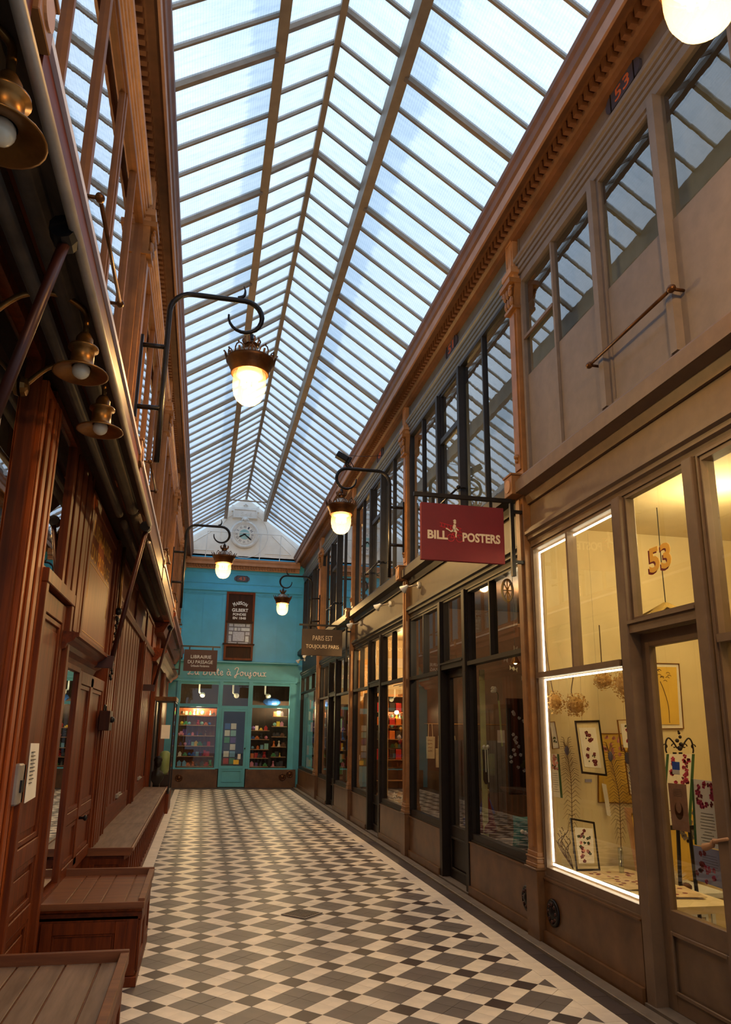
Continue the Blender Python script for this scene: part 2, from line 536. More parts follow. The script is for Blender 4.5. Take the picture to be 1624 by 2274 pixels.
def dup_tree(o, off, label=None):
    r = o.copy()
    COL.objects.link(r)
    r.location = Vector(o.location) + Vector(off)
    if label:
        r['label'] = label
    for ch in list(o.children):
        c = ch.copy()
        COL.objects.link(c)
        c.parent = r
        for g in list(ch.children):
            d = g.copy()
            COL.objects.link(d)
            d.parent = c
    return r

TEXT_CACHE = {}
def text_geo(s, bold=0.0):
    if (s, bold) in TEXT_CACHE:
        return TEXT_CACHE[(s, bold)]
    cu = bpy.data.curves.new('t', 'FONT')
    cu.body = s
    cu.resolution_u = 3
    cu.extrude = 0.5
    cu.offset = bold
    o = bpy.data.objects.new('t', cu)
    COL.objects.link(o)
    dg = bpy.context.evaluated_depsgraph_get()
    dg.update()
    me = bpy.data.meshes.new_from_object(o.evaluated_get(dg))
    vs = [tuple(v.co) for v in me.vertices]
    fs = [tuple(p.vertices) for p in me.polygons]
    bpy.data.objects.remove(o)
    bpy.data.curves.remove(cu)
    bpy.data.meshes.remove(me)
    TEXT_CACHE[(s, bold)] = (vs, fs)
    return vs, fs

def text(mb, s, c, right, up, wd, ht, depth=0.006, mi=0, bold=0.0):
    """lettering that fills a wd x ht box centred on c and stands depth proud towards right x up"""
    vs, fs = text_geo(s, bold)
    xs = [v[0] for v in vs]
    ys = [v[1] for v in vs]
    cx, cy = (min(xs) + max(xs)) / 2, (min(ys) + max(ys)) / 2
    sx, sy = wd / (max(xs) - min(xs)), ht / (max(ys) - min(ys))
    r, u = Vector(right).normalized(), Vector(up).normalized()
    n = r.cross(u)
    c = Vector(c)
    mb.add([c + r * ((v[0] - cx) * sx) + u * ((v[1] - cy) * sy) + n * (v[2] * depth) for v in vs], fs, mi)
    return mb

def smooth_path(pts, k=5):
    P = [Vector(p) for p in pts]
    P = [P[0] * 2 - P[1]] + P + [P[-1] * 2 - P[-2]]
    out = []
    for i in range(1, len(P) - 2):
        for j in range(k):
            t = j / k
            a, b, c, d = P[i - 1], P[i], P[i + 1], P[i + 2]
            out.append(0.5 * ((2 * b) + (-a + c) * t + (2 * a - 5 * b + 4 * c - d) * t * t + (-a + 3 * b - 3 * c + d) * t ** 3))
    out.append(P[-2])
    return out

def point(name, loc, power, col, r, parent=None):
    d = bpy.data.lights.new(name, 'POINT')
    d.energy = power
    d.color = col
    d.shadow_soft_size = r
    o = bpy.data.objects.new(name, d)
    COL.objects.link(o)
    if parent is not None:
        o.parent = parent
        o.location = Vector(loc) - gloc(parent)
    else:
        o.location = loc
    return o

# ================================================================== LARGE STRUCTURE
Y0, Y1 = -7.0, 21.75
PYR = [-2.0, 2.0, 6.0, 10.0, 13.95, 18.15]      # pilaster centres, right side
PYL = [-2.0, 2.0, 5.95, 10.0, 14.0, 18.0]       # left side

# ---- floor: diagonal tile pattern of big grey squares, cream pairs and single dark tiles
floor = struct('floor', 'checkered passage floor of cream, grey and brown diagonal tiles', 'floor')
MB().box(-1.3, 3.0, Y0, 22.0, -0.12, -0.011).build('mortar_bed', 'mortar', floor)
TS = 0.1394
LXB, RXB = -0.442, 2.366
def clip(poly, a, b, c):
    """keep the part where a*x + b*y <= c"""
    out = []
    for i in range(len(poly)):
        p, q = poly[i], poly[(i + 1) % len(poly)]
        dp, dq = a * p[0] + b * p[1] - c, a * q[0] + b * q[1] - c
        if dp <= 0:
            out.append(p)
        if dp * dq < 0:
            t = dp / (dp - dq)
            out.append((p[0] + (q[0] - p[0]) * t, p[1] + (q[1] - p[1]) * t))
    return out
proto = {}
tiles = []
h = (TS - 0.0022) / math.sqrt(2)
for i in range(-60, 130):
    for j in range(-60, 140):
        cx = -0.1905 + (i - j) * TS / math.sqrt(2)
        cy = 5.0206 + (i + j) * TS / math.sqrt(2)
        if cx < LXB - 0.11 or cx > RXB + 0.11 or cy < -1.0 or cy > 21.1:
            continue
        a, b = i % 3, j % 3
        k = 'tile_d' if a == 0 and b == 0 else ('tile_l' if a == 0 or b == 0 else 'tile_g')
        tiles.append((cx, cy, k))
tiles.sort(key=lambda t: (t[1] < 4.1, t[1] + 0.15 * abs(t[0] - 0.9)))
rest = MB()
nt_ = 0
KM = ['tile_l', 'tile_g', 'tile_d']
for cx, cy, k in tiles:
    poly = [(cx + h, cy), (cx, cy + h), (cx - h, cy), (cx, cy - h)]
    cut = clip(clip(clip(poly, 1, 0, RXB - 0.001), -1, 0, -(LXB + 0.001)), 0, 1, 21.05)
    if len(cut) < 3:
        continue
    ar = abs(sum(cut[q][0] * cut[(q + 1) % len(cut)][1] - cut[(q + 1) % len(cut)][0] * cut[q][1] for q in range(len(cut)))) / 2
    if ar < 2e-4:
        continue
    dz = rnd.uniform(-0.0006, 0.0006)
    whole = len(cut) == 4 and ar > h * h * 1.99
    if nt_ < 300 and cy > 4.1:
        nt_ += 1
        if whole:
            if k not in proto:
                mb = MB().prism([(x - cx, y - cy, -0.011) for x, y in poly], (0, 0, 0.011))
                mb.v = [(x, y, z) for x, y, z in mb.v]
                proto[k] = mb.build('tile', k, floor)
                proto[k].location = (cx, cy, dz)
            else:
                o = proto[k].copy()
                COL.objects.link(o)
                o.location = (cx, cy, dz)
        else:
            MB().prism([(x, y, -0.011) for x, y in cut], (0, 0, 0.011 + dz)).build('tile', k, floor)
    else:
        rest.prism([(x, y, -0.011) for x, y in cut], (0, 0, 0.011 + dz), KM.index(k))
o = rest.build('tile_field', KM, floor)
o['kind'] = 'stuff'
# cream border tiles, dark slate strip and grey kerb on both sides
bt = MB().box(RXB, 2.494, -0.0685, 0.0685, -0.011, 0.0).build('border_tile', 'tile_l', floor)
bt.location = (0, 4.14, 0)
slabo = MB().box(2.497, 2.618, -0.148, 0.148, -0.011, -0.001).build('paving_stone', 'slab', floor)
slabo.location = (0, 4.0, 0)
farb = MB()
n = 0
y = 4.14
while y < 21.0:
    for sx in (0, 1):
        dx = 0 if sx == 0 else (LXB - 0.128 - RXB)
        if y < 10.5:
            if not (sx == 0 and n == 0):
                dup(bt, (dx, y - 4.14, rnd.uniform(-0.0006, 0.0006)))
        else:
            farb.box(RXB + dx, 2.494 + dx, y - 0.0685, y + 0.0685, -0.011, 0)
    n += 1
    y += 0.139
o = farb.build('border_tiling', 'tile_l', floor)
o['kind'] = 'stuff'
fars = MB()
y = 4.0
n = 0
while y < 21.0:
    for sx in (0, 1):
        dx = 0 if sx == 0 else (-0.695 - 2.497)
        if y < 13:
            if not (sx == 0 and n == 0):
                dup(slabo, (dx, y - 4.0, 0))
        else:
            fars.box(2.497 + dx, 2.618 + dx, y - 0.148, y + 0.148, -0.011, -0.001)
    n += 1
    y += 0.299
fars.box(-0.7, 2.618, 21.06, 21.6, -0.011, -0.001)
fars.box(-0.7, 2.618, Y0, 3.84, -0.011, -0.001)
fars.box(RXB, 2.494, Y0, 3.9, -0.002, 0.0).box(LXB - 0.128, LXB, Y0, 3.9, -0.002, 0.0)
o = fars.build('slate_paving', 'slab', floor)
o['kind'] = 'stuff'
kb = MB()
for q in range(14):
    kb.box(2.62, 2.715, Y0 + q * 2.03, Y0 + q * 2.03 + 2.025, -0.011, 0.022)
kb.build('kerb', 'kerb', floor, bevel=0.004)

# drain grate
gr = thing('drain_grate', 'square iron drain grate with slanted bars set into the tiled floor', 'drain', (0.99, 7.12, 0))
hh = 0.188
mb = MB()
def dm(r, z0, z1):
    return [(0.99 + r, 7.12, z0), (0.99, 7.12 + r, z0), (0.99 - r, 7.12, z0), (0.99, 7.12 - r, z0)]
for k in range(4):
    A, B = dm(hh, 0, 0), dm(hh - 0.03, 0, 0)
    mb.prism([A[k], A[(k + 1) % 4], B[(k + 1) % 4], B[k]], (0, 0, 0.006))
mb.build('rim', 'kerb', gr)
MB().prism(dm(hh - 0.03, 0, 0), (0, 0, 0.0012)).build('pit', 'dark_in', gr)
d1 = Vector((1, 1, 0)).normalized()
d2 = Vector((1, -1, 0)).normalized()
for k in range(7):
    c = Vector((0.99, 7.12, 0.0015)) + d1 * (-0.093 + k * 0.031)
    e = d2 * 0.1
    s = d1 * 0.007
    MB().prism([c - e - s, c + e - s + d1 * 0.0, c + e + s, c - e + s], (0, 0, 0.004)).build('bar', 'kerb', gr)

# ---- ceiling: glazed roof
ceil = struct('ceiling', 'pitched glass and iron roof over the whole passage', 'ceiling')
RP = 0.376
RY = 5.60
XR, ZR = 0.91, 8.46
strips = [((0.345, 7.80), (-0.88, 6.97)), ((1.49, 7.80), (2.72, 6.95)), ((0.33, 8.02), (0.90, 8.44)), ((1.505, 8.02), (0.92, 8.44))]
pan, raf, tru = [], [], []
for (xa, za), (xb, zb) in strips:
    dx, dz = xb - xa, zb - za
    ln = math.hypot(dx, dz)
    nx, nz_ = -dz / ln, dx / ln
    if nz_ < 0:
        nx, nz_ = -nx, -nz_
    t = 0.006
    m = MB().prism([(xa, 0.012, za), (xb, 0.012, zb), (xb + nx * t, 0.012, zb + nz_ * t), (xa + nx * t, 0.012, za + nz_ * t)], (0, RP - 0.024, 0))
    # the underside carries the glass look, the thin upper side and edges stay clear
    best = None
    for fi, f in enumerate(m.f):
        c = sum((Vector(m.v[q]) for q in f), Vector()) / len(f)
        d = (Vector(m.v[f[1]]) - Vector(m.v[f[0]])).cross(Vector(m.v[f[2]]) - Vector(m.v[f[0]])).normalized()
        m.m[fi] = 0 if d.z < -0.3 else 1
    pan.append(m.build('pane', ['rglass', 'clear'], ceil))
    wz = 0.034
    r_ = MB().prism([(xa, -0.012, za - wz), (xb, -0.012, zb - wz), (xb + nx * 0.02, -0.012, zb + nz_ * 0.02), (xa + nx * 0.02, -0.012, za + nz_ * 0.02)], (0, 0.024, 0))
    raf.append(r_.build('rafter', 'roof', ceil))
    wz = 0.062
    r_ = MB().prism([(xa, -0.024, za - wz), (xb, -0.024, zb - wz), (xb + nx * 0.02, -0.024, zb + nz_ * 0.02), (xa + nx * 0.02, -0.024, za + nz_ * 0.02)], (0, 0.048, 0))
    tru.append(r_.build('rafter', 'roof', ceil))
k0, k1 = -33, 42
far_p = MB()
for q in range(4):
    placed = [False, False, False]
    for k in range(k0, k1 + 1):
        y = RY + k * RP
        for idx, src in ((0, pan[q]), (1, tru[q] if k % 5 == 0 else None), (2, raf[q] if k % 5 else None)):
            if src is None or (idx == 0 and y > 21.3):
                continue
            if y < -1.5:
                if True:
                    L = len(far_p.v)
                    far_p.v += [(v.co.x, v.co.y + y, v.co.z) for v in src.data.vertices]
                    far_p.f += [tuple(i + L for i in p.vertices) for p in src.data.polygons]
                    far_p.m += [p.material_index if idx == 0 else 2 for p in src.data.polygons]
                continue
            if not placed[idx]:
                src.location = (0, y, 0)
                placed[idx] = True
            else:
                c = src.copy()
                COL.objects.link(c)
                c.location = (0, y, 0)
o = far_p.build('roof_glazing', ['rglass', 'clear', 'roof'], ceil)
o['kind'] = 'stuff'
MB().box(0.29, 0.365, Y0, 21.7, 7.74, 8.03).box(0.275, 0.375, Y0, 21.7, 7.715, 7.745).build('purlin', 'roof', ceil)
MB().box(1.475, 1.55, Y0, 21.7, 7.74, 8.03).box(1.465, 1.565, Y0, 21.7, 7.715, 7.745).build('purlin', 'roof', ceil)
MB().box(0.88, 0.945, Y0, 21.7, 8.36, 8.47).build('ridge_beam', 'roof', ceil)
MB().box(0.36, 1.48, 20.62, 20.65, 7.98, 8.01).build('tie_rod', 'roof', ceil)
gp = MB().box(2.56, 2.70, -0.16, 0.16, 6.72, 6.86).build('gutter_plate', 'roof_dk', ceil)
gp2 = MB().box(-0.64, -0.80, -0.16, 0.16, 6.72, 6.86).build('gutter_plate', 'roof_dk', ceil)
y = 2.5
first = True
while y < 21.5:
    if first:
        gp.location = (0, y, 0)
        gp2.location = (0, y + 0.2, 0)
        first = False
    else:
        a = gp.copy(); COL.objects.link(a); a.location = (0, y, 0)
        b = gp2.copy(); COL.objects.link(b); b.location = (0, y + 0.2, 0)
    y += 0.376 * 1.5
MB().box(2.60, 2.98, Y0, 21.7, 6.685, 6.99).build('gutter', 'white_o', ceil)
MB().box(-0.68, -1.06, Y0, 21.7, 6.685, 7.01).build('gutter', 'white_o', ceil)

# ---- upper walls, both sides
def upper_wall(side):
    R_ = side > 0
    PY = PYR if R_ else PYL
    X = (lambda x: x) if R_ else (lambda x: 2.0 - x)
    CX = (lambda x: x) if R_ else (lambda x: 1.89 - x)
    nm = 'right' if R_ else 'left'
    fr = 'taupe' if R_ else 'gilt'
    # cornice
    tr = struct('trim_1' if R_ else 'trim_2', 'brown dentilled roof cornice running along the %s wall' % nm, 'cornice')
    prof = [(2.80, 6.34), (2.72, 6.34), (2.70, 6.38), (2.66, 6.40), (2.66, 6.47), (2.50, 6.47), (2.50, 6.40), (2.485, 6.40), (2.485, 6.52), (2.465, 6.54), (2.455, 6.60), (2.435, 6.63), (2.43, 6.67), (2.80, 6.68)]
    MB().profY([(CX(x), z) for x, z in prof[:6] + prof[8:]], Y0, 21.74).build('cornice', 'cornice', tr)
    MB().profY([(CX(x), z) for x, z in [(2.50, 6.395), (2.478, 6.395), (2.478, 6.50), (2.50, 6.50)]], Y0, 21.7).build('fascia_strip', 'cornice_l', tr)
    d0 = None
    far = MB()
    y = 2.2
    while y < 21.7:
        if y < 12.5:
            if d0 is None:
                d0 = MB().box(CX(2.60), CX(2.655), -0.022, 0.022, 6.37, 6.46).build('dentil', 'cornice', tr)
                d0.location = (0, y, 0)
            else:
                c = d0.copy(); COL.objects.link(c); c.location = (0, y, 0)
        else:
            far.box(CX(2.60), CX(2.655), y - 0.022, y + 0.022, 6.37, 6.46)
        y += 0.088
    o = far.build('dentil_row', 'cornice', tr)
    o['kind'] = 'stuff'
    # wall above the windows
    wl = struct('wall_' + nm, 'upper %s wall of the passage with painted frieze and sign bands' % nm, 'wall')
    ends = PY + [21.74]
    for b in range(len(PY)):
        p0, p1 = ends[b], ends[b + 1]
        a0, a1 = p0 + 0.09, p1 - (0.09 if b < len(PY) - 1 else 0.0)
        if R_:
            fc = 'taupe' if p1 <= 6.1 else 'slate'
        else:
            fc = 'frame_l'
        mb = MB().box(X(2.78), X(2.98), a0, a1, 6.10, 6.40)
        mb.frame_yz(X(2.765), X(2.785), a0 + 0.02, a1 - 0.02, 6.14, 6.38, 0.018)
        mb.build('frieze_panel', fc, wl)
        pr = [(2.82, 5.90), (2.778, 5.90), (2.778, 5.942), (2.80, 5.944), (2.80, 5.952), (2.766, 5.954), (2.766, 5.992), (2.79, 5.994), (2.79, 6.002), (2.754, 6.004), (2.754, 6.044), (2.785, 6.046), (2.785, 6.054), (2.742, 6.058), (2.738, 6.075), (2.722, 6.085), (2.716, 6.11), (2.82, 6.12)]
        MB().profY([(X(x), z) for x, z in pr], a0, a1).build('architrave', fc if R_ else 'gilt_l', wl)
    MB().box(X(2.98), X(3.1), Y0, 21.7, 6.0, 7.0).build('attic_wall', 'dark_in', wl)
    # room walls seen dimly through the upper panes
    if R_:
        MB().box(3.35, 3.45, Y0, 21.7, 3.7, 6.1).box(2.84, 3.35, Y0, 21.7, 3.60, 3.70).box(2.98, 3.45, Y0, 21.7, 6.1, 6.16).build('back_wall', 'haze_in', wl)
    else:
        MB().box(-1.02, -1.12, Y0, 21.7, 3.7, 6.1).box(-0.84, -1.02, Y0, 21.7, 3.62, 3.70).box(-0.98, -1.12, Y0, 21.7, 6.1, 6.16).build('back_wall', 'blind', wl)
    # ledge between the storeys
    lg = struct('trim_3' if R_ else 'trim_4', 'projecting ledge between shops and upper windows on the %s wall' % nm, 'ledge')
    lp = [(2.83, 3.60), (2.76, 3.60), (2.74, 3.68), (2.665, 3.70), (2.65, 3.70), (2.65, 3.805), (2.67, 3.81), (2.67, 3.83), (2.69, 3.835), (2.70, 3.865), (2.83, 3.88)]
    for b in range(len(PY)):
        p0, p1 = ends[b], ends[b + 1]
        if R_:
            lc = 'taupe_d' if p1 <= 6.1 else 'black'
            MB().profY([(x, z) for x, z in lp], p0 + 0.085, p1 - (0.085 if b < len(PY) - 1 else 0)).build('ledge_board', lc, lg)
        else:
            e1 = p1 - (0.085 if b < len(PY) - 1 else 0)
            MB().profY([(-0.84, 3.505), (-0.635, 3.505), (-0.635, 3.745), (-0.66, 3.75), (-0.66, 3.785), (-0.84, 3.785)], p0 + 0.085, e1).build('ledge_board', 'wood_h', lg)
            MB().profY([(-0.655, 3.748), (-0.618, 3.748), (-0.618, 3.783), (-0.655, 3.783)], p0 + 0.085, e1).build('flashing_strip', 'lilac', lg)
            MB().profY([(-0.84, 3.786), (-0.626, 3.786), (-0.632, 3.81), (-0.65, 3.814), (-0.65, 3.83), (-0.67, 3.845), (-0.69, 3.87), (-0.84, 3.885)], p0 + 0.085, e1).build('ledge_moulding', 'frame_l', lg)
    # windows
    for b in range(len(PY)):
        p0, p1 = ends[b], ends[b + 1]
        a0, a1 = p0 + 0.09, p1 - (0.09 if b < len(PY) - 1 else 0.02)
        big = (a1 - a0) > 3.0
        if R_:
            fc = 'taupe' if p1 <= 6.1 else 'navy'
        else:
            fc = 'frame_l'
        where = ['bay behind the viewer', 'bay nearest the viewer', 'second bay from the viewer', 'third bay from the viewer', 'fourth bay from the viewer', 'last bay beside the blue toyshop'][b]
        num = (b + 1) if R_ else (b + 11)
        wn = struct('window_%d' % num, 'tall upper window on the %s wall, %s' % (nm, where), 'window')
        mu = [p1 - 3.05, p1 - 2.31, p1 - 1.47, p1 - 0.74] if b < len(PY) - 1 else [a0 + 0.74, a0 + 1.47, a0 + 2.31, a0 + 3.05]
        mb = MB()
        mb.box(X(2.775), X(2.84), a0, a0 + 0.04, 3.88, 5.90).box(X(2.775), X(2.84), a1 - 0.04, a1, 3.88, 5.90)
        mb.box(X(2.775), X(2.84), a0 + 0.04, a1 - 0.04, 5.86, 5.90).box(X(2.775), X(2.84), a0 + 0.04, a1 - 0.04, 3.87, 3.92)
        mb.build('frame', fc, wn)
        cas = None
        for i, ym in enumerate(mu):
            wd = 0.05 if i in (1, 2) else 0.026
            dp = 2.745 if i in (1, 2) else 2.78
            if not R_:
                dp, wd = 2.783, (0.04 if i in (1, 2) else 0.03)
            if wd > 0.03:
                MB().box(X(dp), X(2.84), ym - wd, ym + wd * 0.3, 3.92, 5.86).box(X(dp + 0.012), X(2.84), ym + wd * 0.3, ym + wd * 0.75, 3.92, 5.86).build('mullion', fc, wn)
            else:
                MB().box(X(dp), X(2.84), ym - wd / 2, ym + wd / 2, 3.92, 5.86).build('mullion', fc, wn)
        xs = [a0 + 0.03] + mu + [a1 - 0.03]
        for i in range(5):
            g0, g1 = xs[i] + 0.012, xs[i + 1] - 0.012
            zb = 3.90
            if R_ and p1 <= 6.1:
                zb = 4.86
                MB().box(2.806, 2.818, g0, g1, 3.90, 4.862).build('painted_panel', 'taupe', wn)
            MB().box(X(2.81), X(2.816), g0, g1, zb, 5.88).build('pane', 'pane_up', wn)
        # casement sash in the middle with its rail
        y0c, y1c = mu[1] + 0.02, mu[2] - 0.05
        MB().frame_yz(X(2.79), X(2.83), y0c, y1c, 3.92, 5.86, 0.035).build('sash', fc, wn)
        if b >= 2 and R_:
            MB().box(X(2.775), X(2.83), y0c + 0.035, y1c - 0.035, 5.16, 5.23).build('sash_rail', fc, wn)
        if R_ and b == 1:
            MB().box(2.775, 2.80, mu[3] + 0.015, a1 - 0.045, 5.23, 5.26).build('glazing_bar', 'taupe_d', wn)
        # safety bar with knobs across the casement
        bz = 4.30
        yb0, yb1 = mu[1] - 0.14, mu[2] + 0.10
        bc = 'bronze' if not R_ or b == 1 else 'iron'
        br = MB()
        br.tube([(X(2.70), yb0, bz), (X(2.70), yb1, bz)], 0.012)
        br.build('safety_bar', bc, wn, True)
        for yy in (yb0 + 0.03, yb1 - 0.03):
            MB().ball((X(2.70), yy, bz), 0.026, 10, 0, (1, 1.3, 1)).tube([(X(2.70), yy, bz), (X(2.79), yy, bz)], 0.011).build('bar_knob', bc, wn, True)
    return wl

upper_wall(1)
upper_wall(-1)

# pilasters
def capital(mb, X, yc, z0, z1, s):
    """leafy capital: flared block, two rows of leaves and corner scrolls"""
    w_ = 0.085
    mb.profX([(yc - w_, z0), (yc + w_, z0), (yc + w_ + 0.035, z1 - 0.04), (yc - w_ - 0.035, z1 - 0.04)], X(2.715), X(2.79))
    mb.box(X(2.655), X(2.80), yc - 0.125, yc + 0.125, z1 - 0.05, z1)
    mb.box(X(2.69), X(2.80), yc - 0.1, yc + 0.1, z0 - 0.03, z0)
    for r_ in range(2):
        for q in range(3):
            y = yc + (q - 1) * 0.06
            zz = z0 + 0.02 + r_ * 0.1
            mb.ball((X(2.70 - 0.012 * r_), y, zz + 0.04), 0.03, 8, 0, (0.8, 0.9, 1.8))
    for sg in (-1, 1):
        pts = [(X(2.68), yc + sg * (0.075 + 0.032 * math.cos(a) * (1 - a / 9)), z1 - 0.10 + 0.032 * math.sin(a) * (1 - a / 9)) for a in [q * 0.5 for q in range(15)]]
        mb.tube(pts, 0.011, 6)
    return mb
for side in (1, -1):
    R_ = side > 0
    X = (lambda x: x) if R_ else (lambda x: 2.0 - x)
    for i, yc in enumerate(PYR if R_ else PYL):
        wh = ['second behind the viewer', 'level with the near lantern', 'between the first two full bays', 'at the third bay', 'at the fourth bay', 'nearest the blue toyshop'][i]
        p = struct('trim_%d' % (10 + i + (0 if R_ else 6)), 'bronze brown pilaster with leafy capital on the %s wall, %s' % ('right' if R_ else 'left', wh), 'pilaster', (X(2.72), yc, 0))
        wd = 0.085 if (i < 5 or not R_) else 0.20
        if R_:
            MB().box(2.695, 2.86, yc - wd - 0.025, yc + wd + 0.025, 0, 0.53).box(2.685, 2.86, yc - wd - 0.03, yc + wd + 0.03, 0.53, 0.548).build('plinth', 'marble', p, bevel=0.004)
            mb = MB()
            for q, (dx, z0, z1) in enumerate(((0.02, 0.548, 0.58), (0.014, 0.58, 0.615), (0.02, 0.615, 0.63), (0.008, 0.63, 0.665))):
                mb.box(2.72 - dx, 2.85, yc - wd - dx, yc + wd + dx, z0, z1)
            mb.build('base', 'gilt', p, bevel=0.003)
            mb = MB().box(2.72, 2.87, yc - wd, yc + wd, 0.665, 3.70)
            mb.box(2.705, 2.72, yc - wd * 0.35, yc + wd * 0.35, 0.7, 3.66)
            mb.build('lower_shaft', 'gilt', p)
        MB().box(X(2.615), X(2.83), yc - 0.085, yc + 0.085, 3.69, 3.87).box(X(2.605), X(2.83), yc - 0.095, yc + 0.095, 3.87, 3.89).build('rosette_block', 'gilt', p, bevel=0.004)
        MB().lathe([(0.06, -0.008), (0.06, 0.008), (0.045, 0.008)], (X(2.615), yc, 3.78), 20, 0, 'X').build('rosette', 'gilt_l', p)
        mb = MB().box(X(2.735), X(2.86), yc - wd, yc + wd, 3.89, 5.60)
        mb.box(X(2.72), X(2.735), yc - wd + 0.03, yc + wd - 0.03, 3.95, 5.55)
        mb.ball((X(2.715), yc, 4.08), 0.03, 8).ball((X(2.715), yc, 4.04), 0.022, 8)
        mb.build('upper_shaft', 'gilt', p)
        capital(MB(), X, yc, 5.62, 5.90, 1).build('capital', 'gilt', p)
        mb = MB().box(X(2.72), X(2.86), yc - wd, yc + wd, 5.90, 6.40)
        mb.box(X(2.68), X(2.86), yc - wd - 0.03, yc + wd + 0.03, 5.97, 6.03)
        mb.frame_yz(X(2.71), X(2.72), yc - wd + 0.02, yc + wd - 0.02, 6.08, 6.36, 0.015)
        mb.build('neck_block', 'gilt_l', p)

# ---- right-hand shop fronts
bb = struct('baseboard_right', 'brown marble base under the right hand shop windows', 'baseboard')
def marble(y0, y1, zt):
    MB().box(2.755, 2.84, y0 + 0.003, y1 - 0.003, 0.10, zt - 0.012).box(2.745, 2.84, y0 + 0.003, y1 - 0.003, zt - 0.012, zt).box(2.73, 2.84, y0 + 0.003, y1 - 0.003, 0.0, 0.10).build('marble_panel', 'marble', bb)
wr = bpy.data.objects['wall_right']
wnum = [20]
dnum = [1]
def shop_window(y0, y1, zs, mulls, mid, zt, m, label, lower_mull=True):
    wnum[0] += 1
    o = struct('window_%d' % wnum[0], label, 'window')
    mb = MB().frame_yz(2.775, 2.86, y0, y1, zs, zt, 0.035, 0, 0.045, 0.075)
    mb.frame_yz(2.765, 2.80, y0, y1, zs, zt, 0.016)
    mb.build('frame', m, o)
    MB().box(2.755, 2.85, y0 + 0.035, y1 - 0.035, mid - 0.022, mid + 0.022).build('transom_bar', m, o)
    xs = [y0 + 0.035] + mulls + [y1 - 0.035]
    for ym in mulls:
        MB().box(2.77, 2.85, ym - 0.015, ym + 0.015, mid + 0.022, zt - 0.045).build('mullion', m, o)
    for a, b in zip(xs, xs[1:]):
        MB().box(2.812, 2.818, a + 0.005, b - 0.005, mid + 0.01, zt - 0.04).build('pane', 'pane', o)
    MB().box(2.812, 2.818, y0 + 0.03, y1 - 0.03, zs + 0.07, mid - 0.01).build('pane', 'pane', o)
    return o
def shop_door(y0, y1, zt, ztr, m, label, leaf_x=2.80):
    """leaf between two posts with a glazed transom above"""
    dnum[0] += 1
    o = struct('door_%d' % dnum[0], label, 'door')
    MB().box(2.745, 2.87, y1 - 0.02, y1 + 0.075, 0.02, zt).build('post', m, o, bevel=0.006)
    MB().box(2.745, 2.87, y0 - 0.075, y0 + 0.02, 0.02, zt).build('post', m, o, bevel=0.006)
    MB().box(2.755, 2.86, y0 + 0.02, y1 - 0.02, ztr - 0.04, ztr + 0.04).box(2.74, 2.86, y0 + 0.02, y1 - 0.02, ztr + 0.02, ztr + 0.04).build('transom_bar', m, o)
    MB().frame_yz(2.785, 2.84, y0 + 0.02, y1 - 0.02, ztr + 0.04, zt, 0.025).build('transom_frame', m, o)
    MB().box(2.812, 2.818, y0 + 0.04, y1 - 0.04, ztr + 0.06, zt - 0.02).build('pane', 'pane', o)
    x = leaf_x + 0.03
    lf = MB().frame_yz(x, x + 0.05, y0 + 0.022, y1 - 0.022, 0.03, ztr - 0.045, 0.09, 0, 0.09, 0.10)
    lf.box(x, x + 0.05, y0 + 0.11, y1 - 0.11, 0.46, 0.58)
    lf.frame_yz(x - 0.012, x, y0 + 0.105, y1 - 0.105, 0.125, 0.465, 0.022)
    lf.box(x + 0.012, x + 0.04, y0 + 0.11, y1 - 0.11, 0.12, 0.47)
    leaf = lf.build('leaf', m, o, bevel=0.003)
    MB().box(x + 0.022, x + 0.028, y0 + 0.1, y1 - 0.1, 0.57, ztr - 0.13).build('pane', 'pane', leaf)
    MB().box(2.73, 2.90, y0 - 0.075, y1 + 0.075, 0.0, 0.03).build('threshold', 'kerb', o)
    return o
def hood(y0, y1, m, zt, mf):
    """sign band with its lower moulding"""
    MB().box(2.785, 2.90, y0, y1, zt + 0.16, 3.60).build('sign_band', mf, wr)
    pr = [(2.83, zt), (2.775, zt), (2.77, zt + 0.04), (2.745, zt + 0.055), (2.745, zt + 0.085), (2.72, zt + 0.10), (2.72, zt + 0.125), (2.735, zt + 0.13), (2.735, zt + 0.15), (2.765, zt + 0.165), (2.83, zt + 0.175)]
    MB().profY(pr, y0, y1).build('head_moulding', m, wr)

ROOMS = []
def room(y0, y1, xd, wall_m, back_m, ceil_z, disp, dm, name):
    o = struct('wall_%s' % name, 'inner walls of the %s behind the right hand glass' % name.replace('_', ' '), 'wall')
    MB().box(2.875, xd, y1 - 0.04, y1 + 0.02, 0.0, ceil_z + 0.06).build('partition', wall_m, o)
    MB().box(2.875, xd, y0 - 0.02, y0 + 0.04, 0.0, ceil_z + 0.06).build('partition', wall_m, o)
    MB().box(xd, xd + 0.06, y0, y1, 0, ceil_z + 0.06).build('back', back_m, o)
    MB().box(2.875, xd, y0 + 0.04, y1 - 0.04, ceil_z, ceil_z + 0.06).build('room_ceiling', wall_m, o)
    MB().box(2.91, xd, y0 + 0.04, y1 - 0.04, -0.05, 0.0).build('room_floor', 'interior', o)
    for a, b in disp:
        MB().box(2.865, 3.45, a, b, 0.50, 0.545).build('display_shelf', dm, o)
    return o

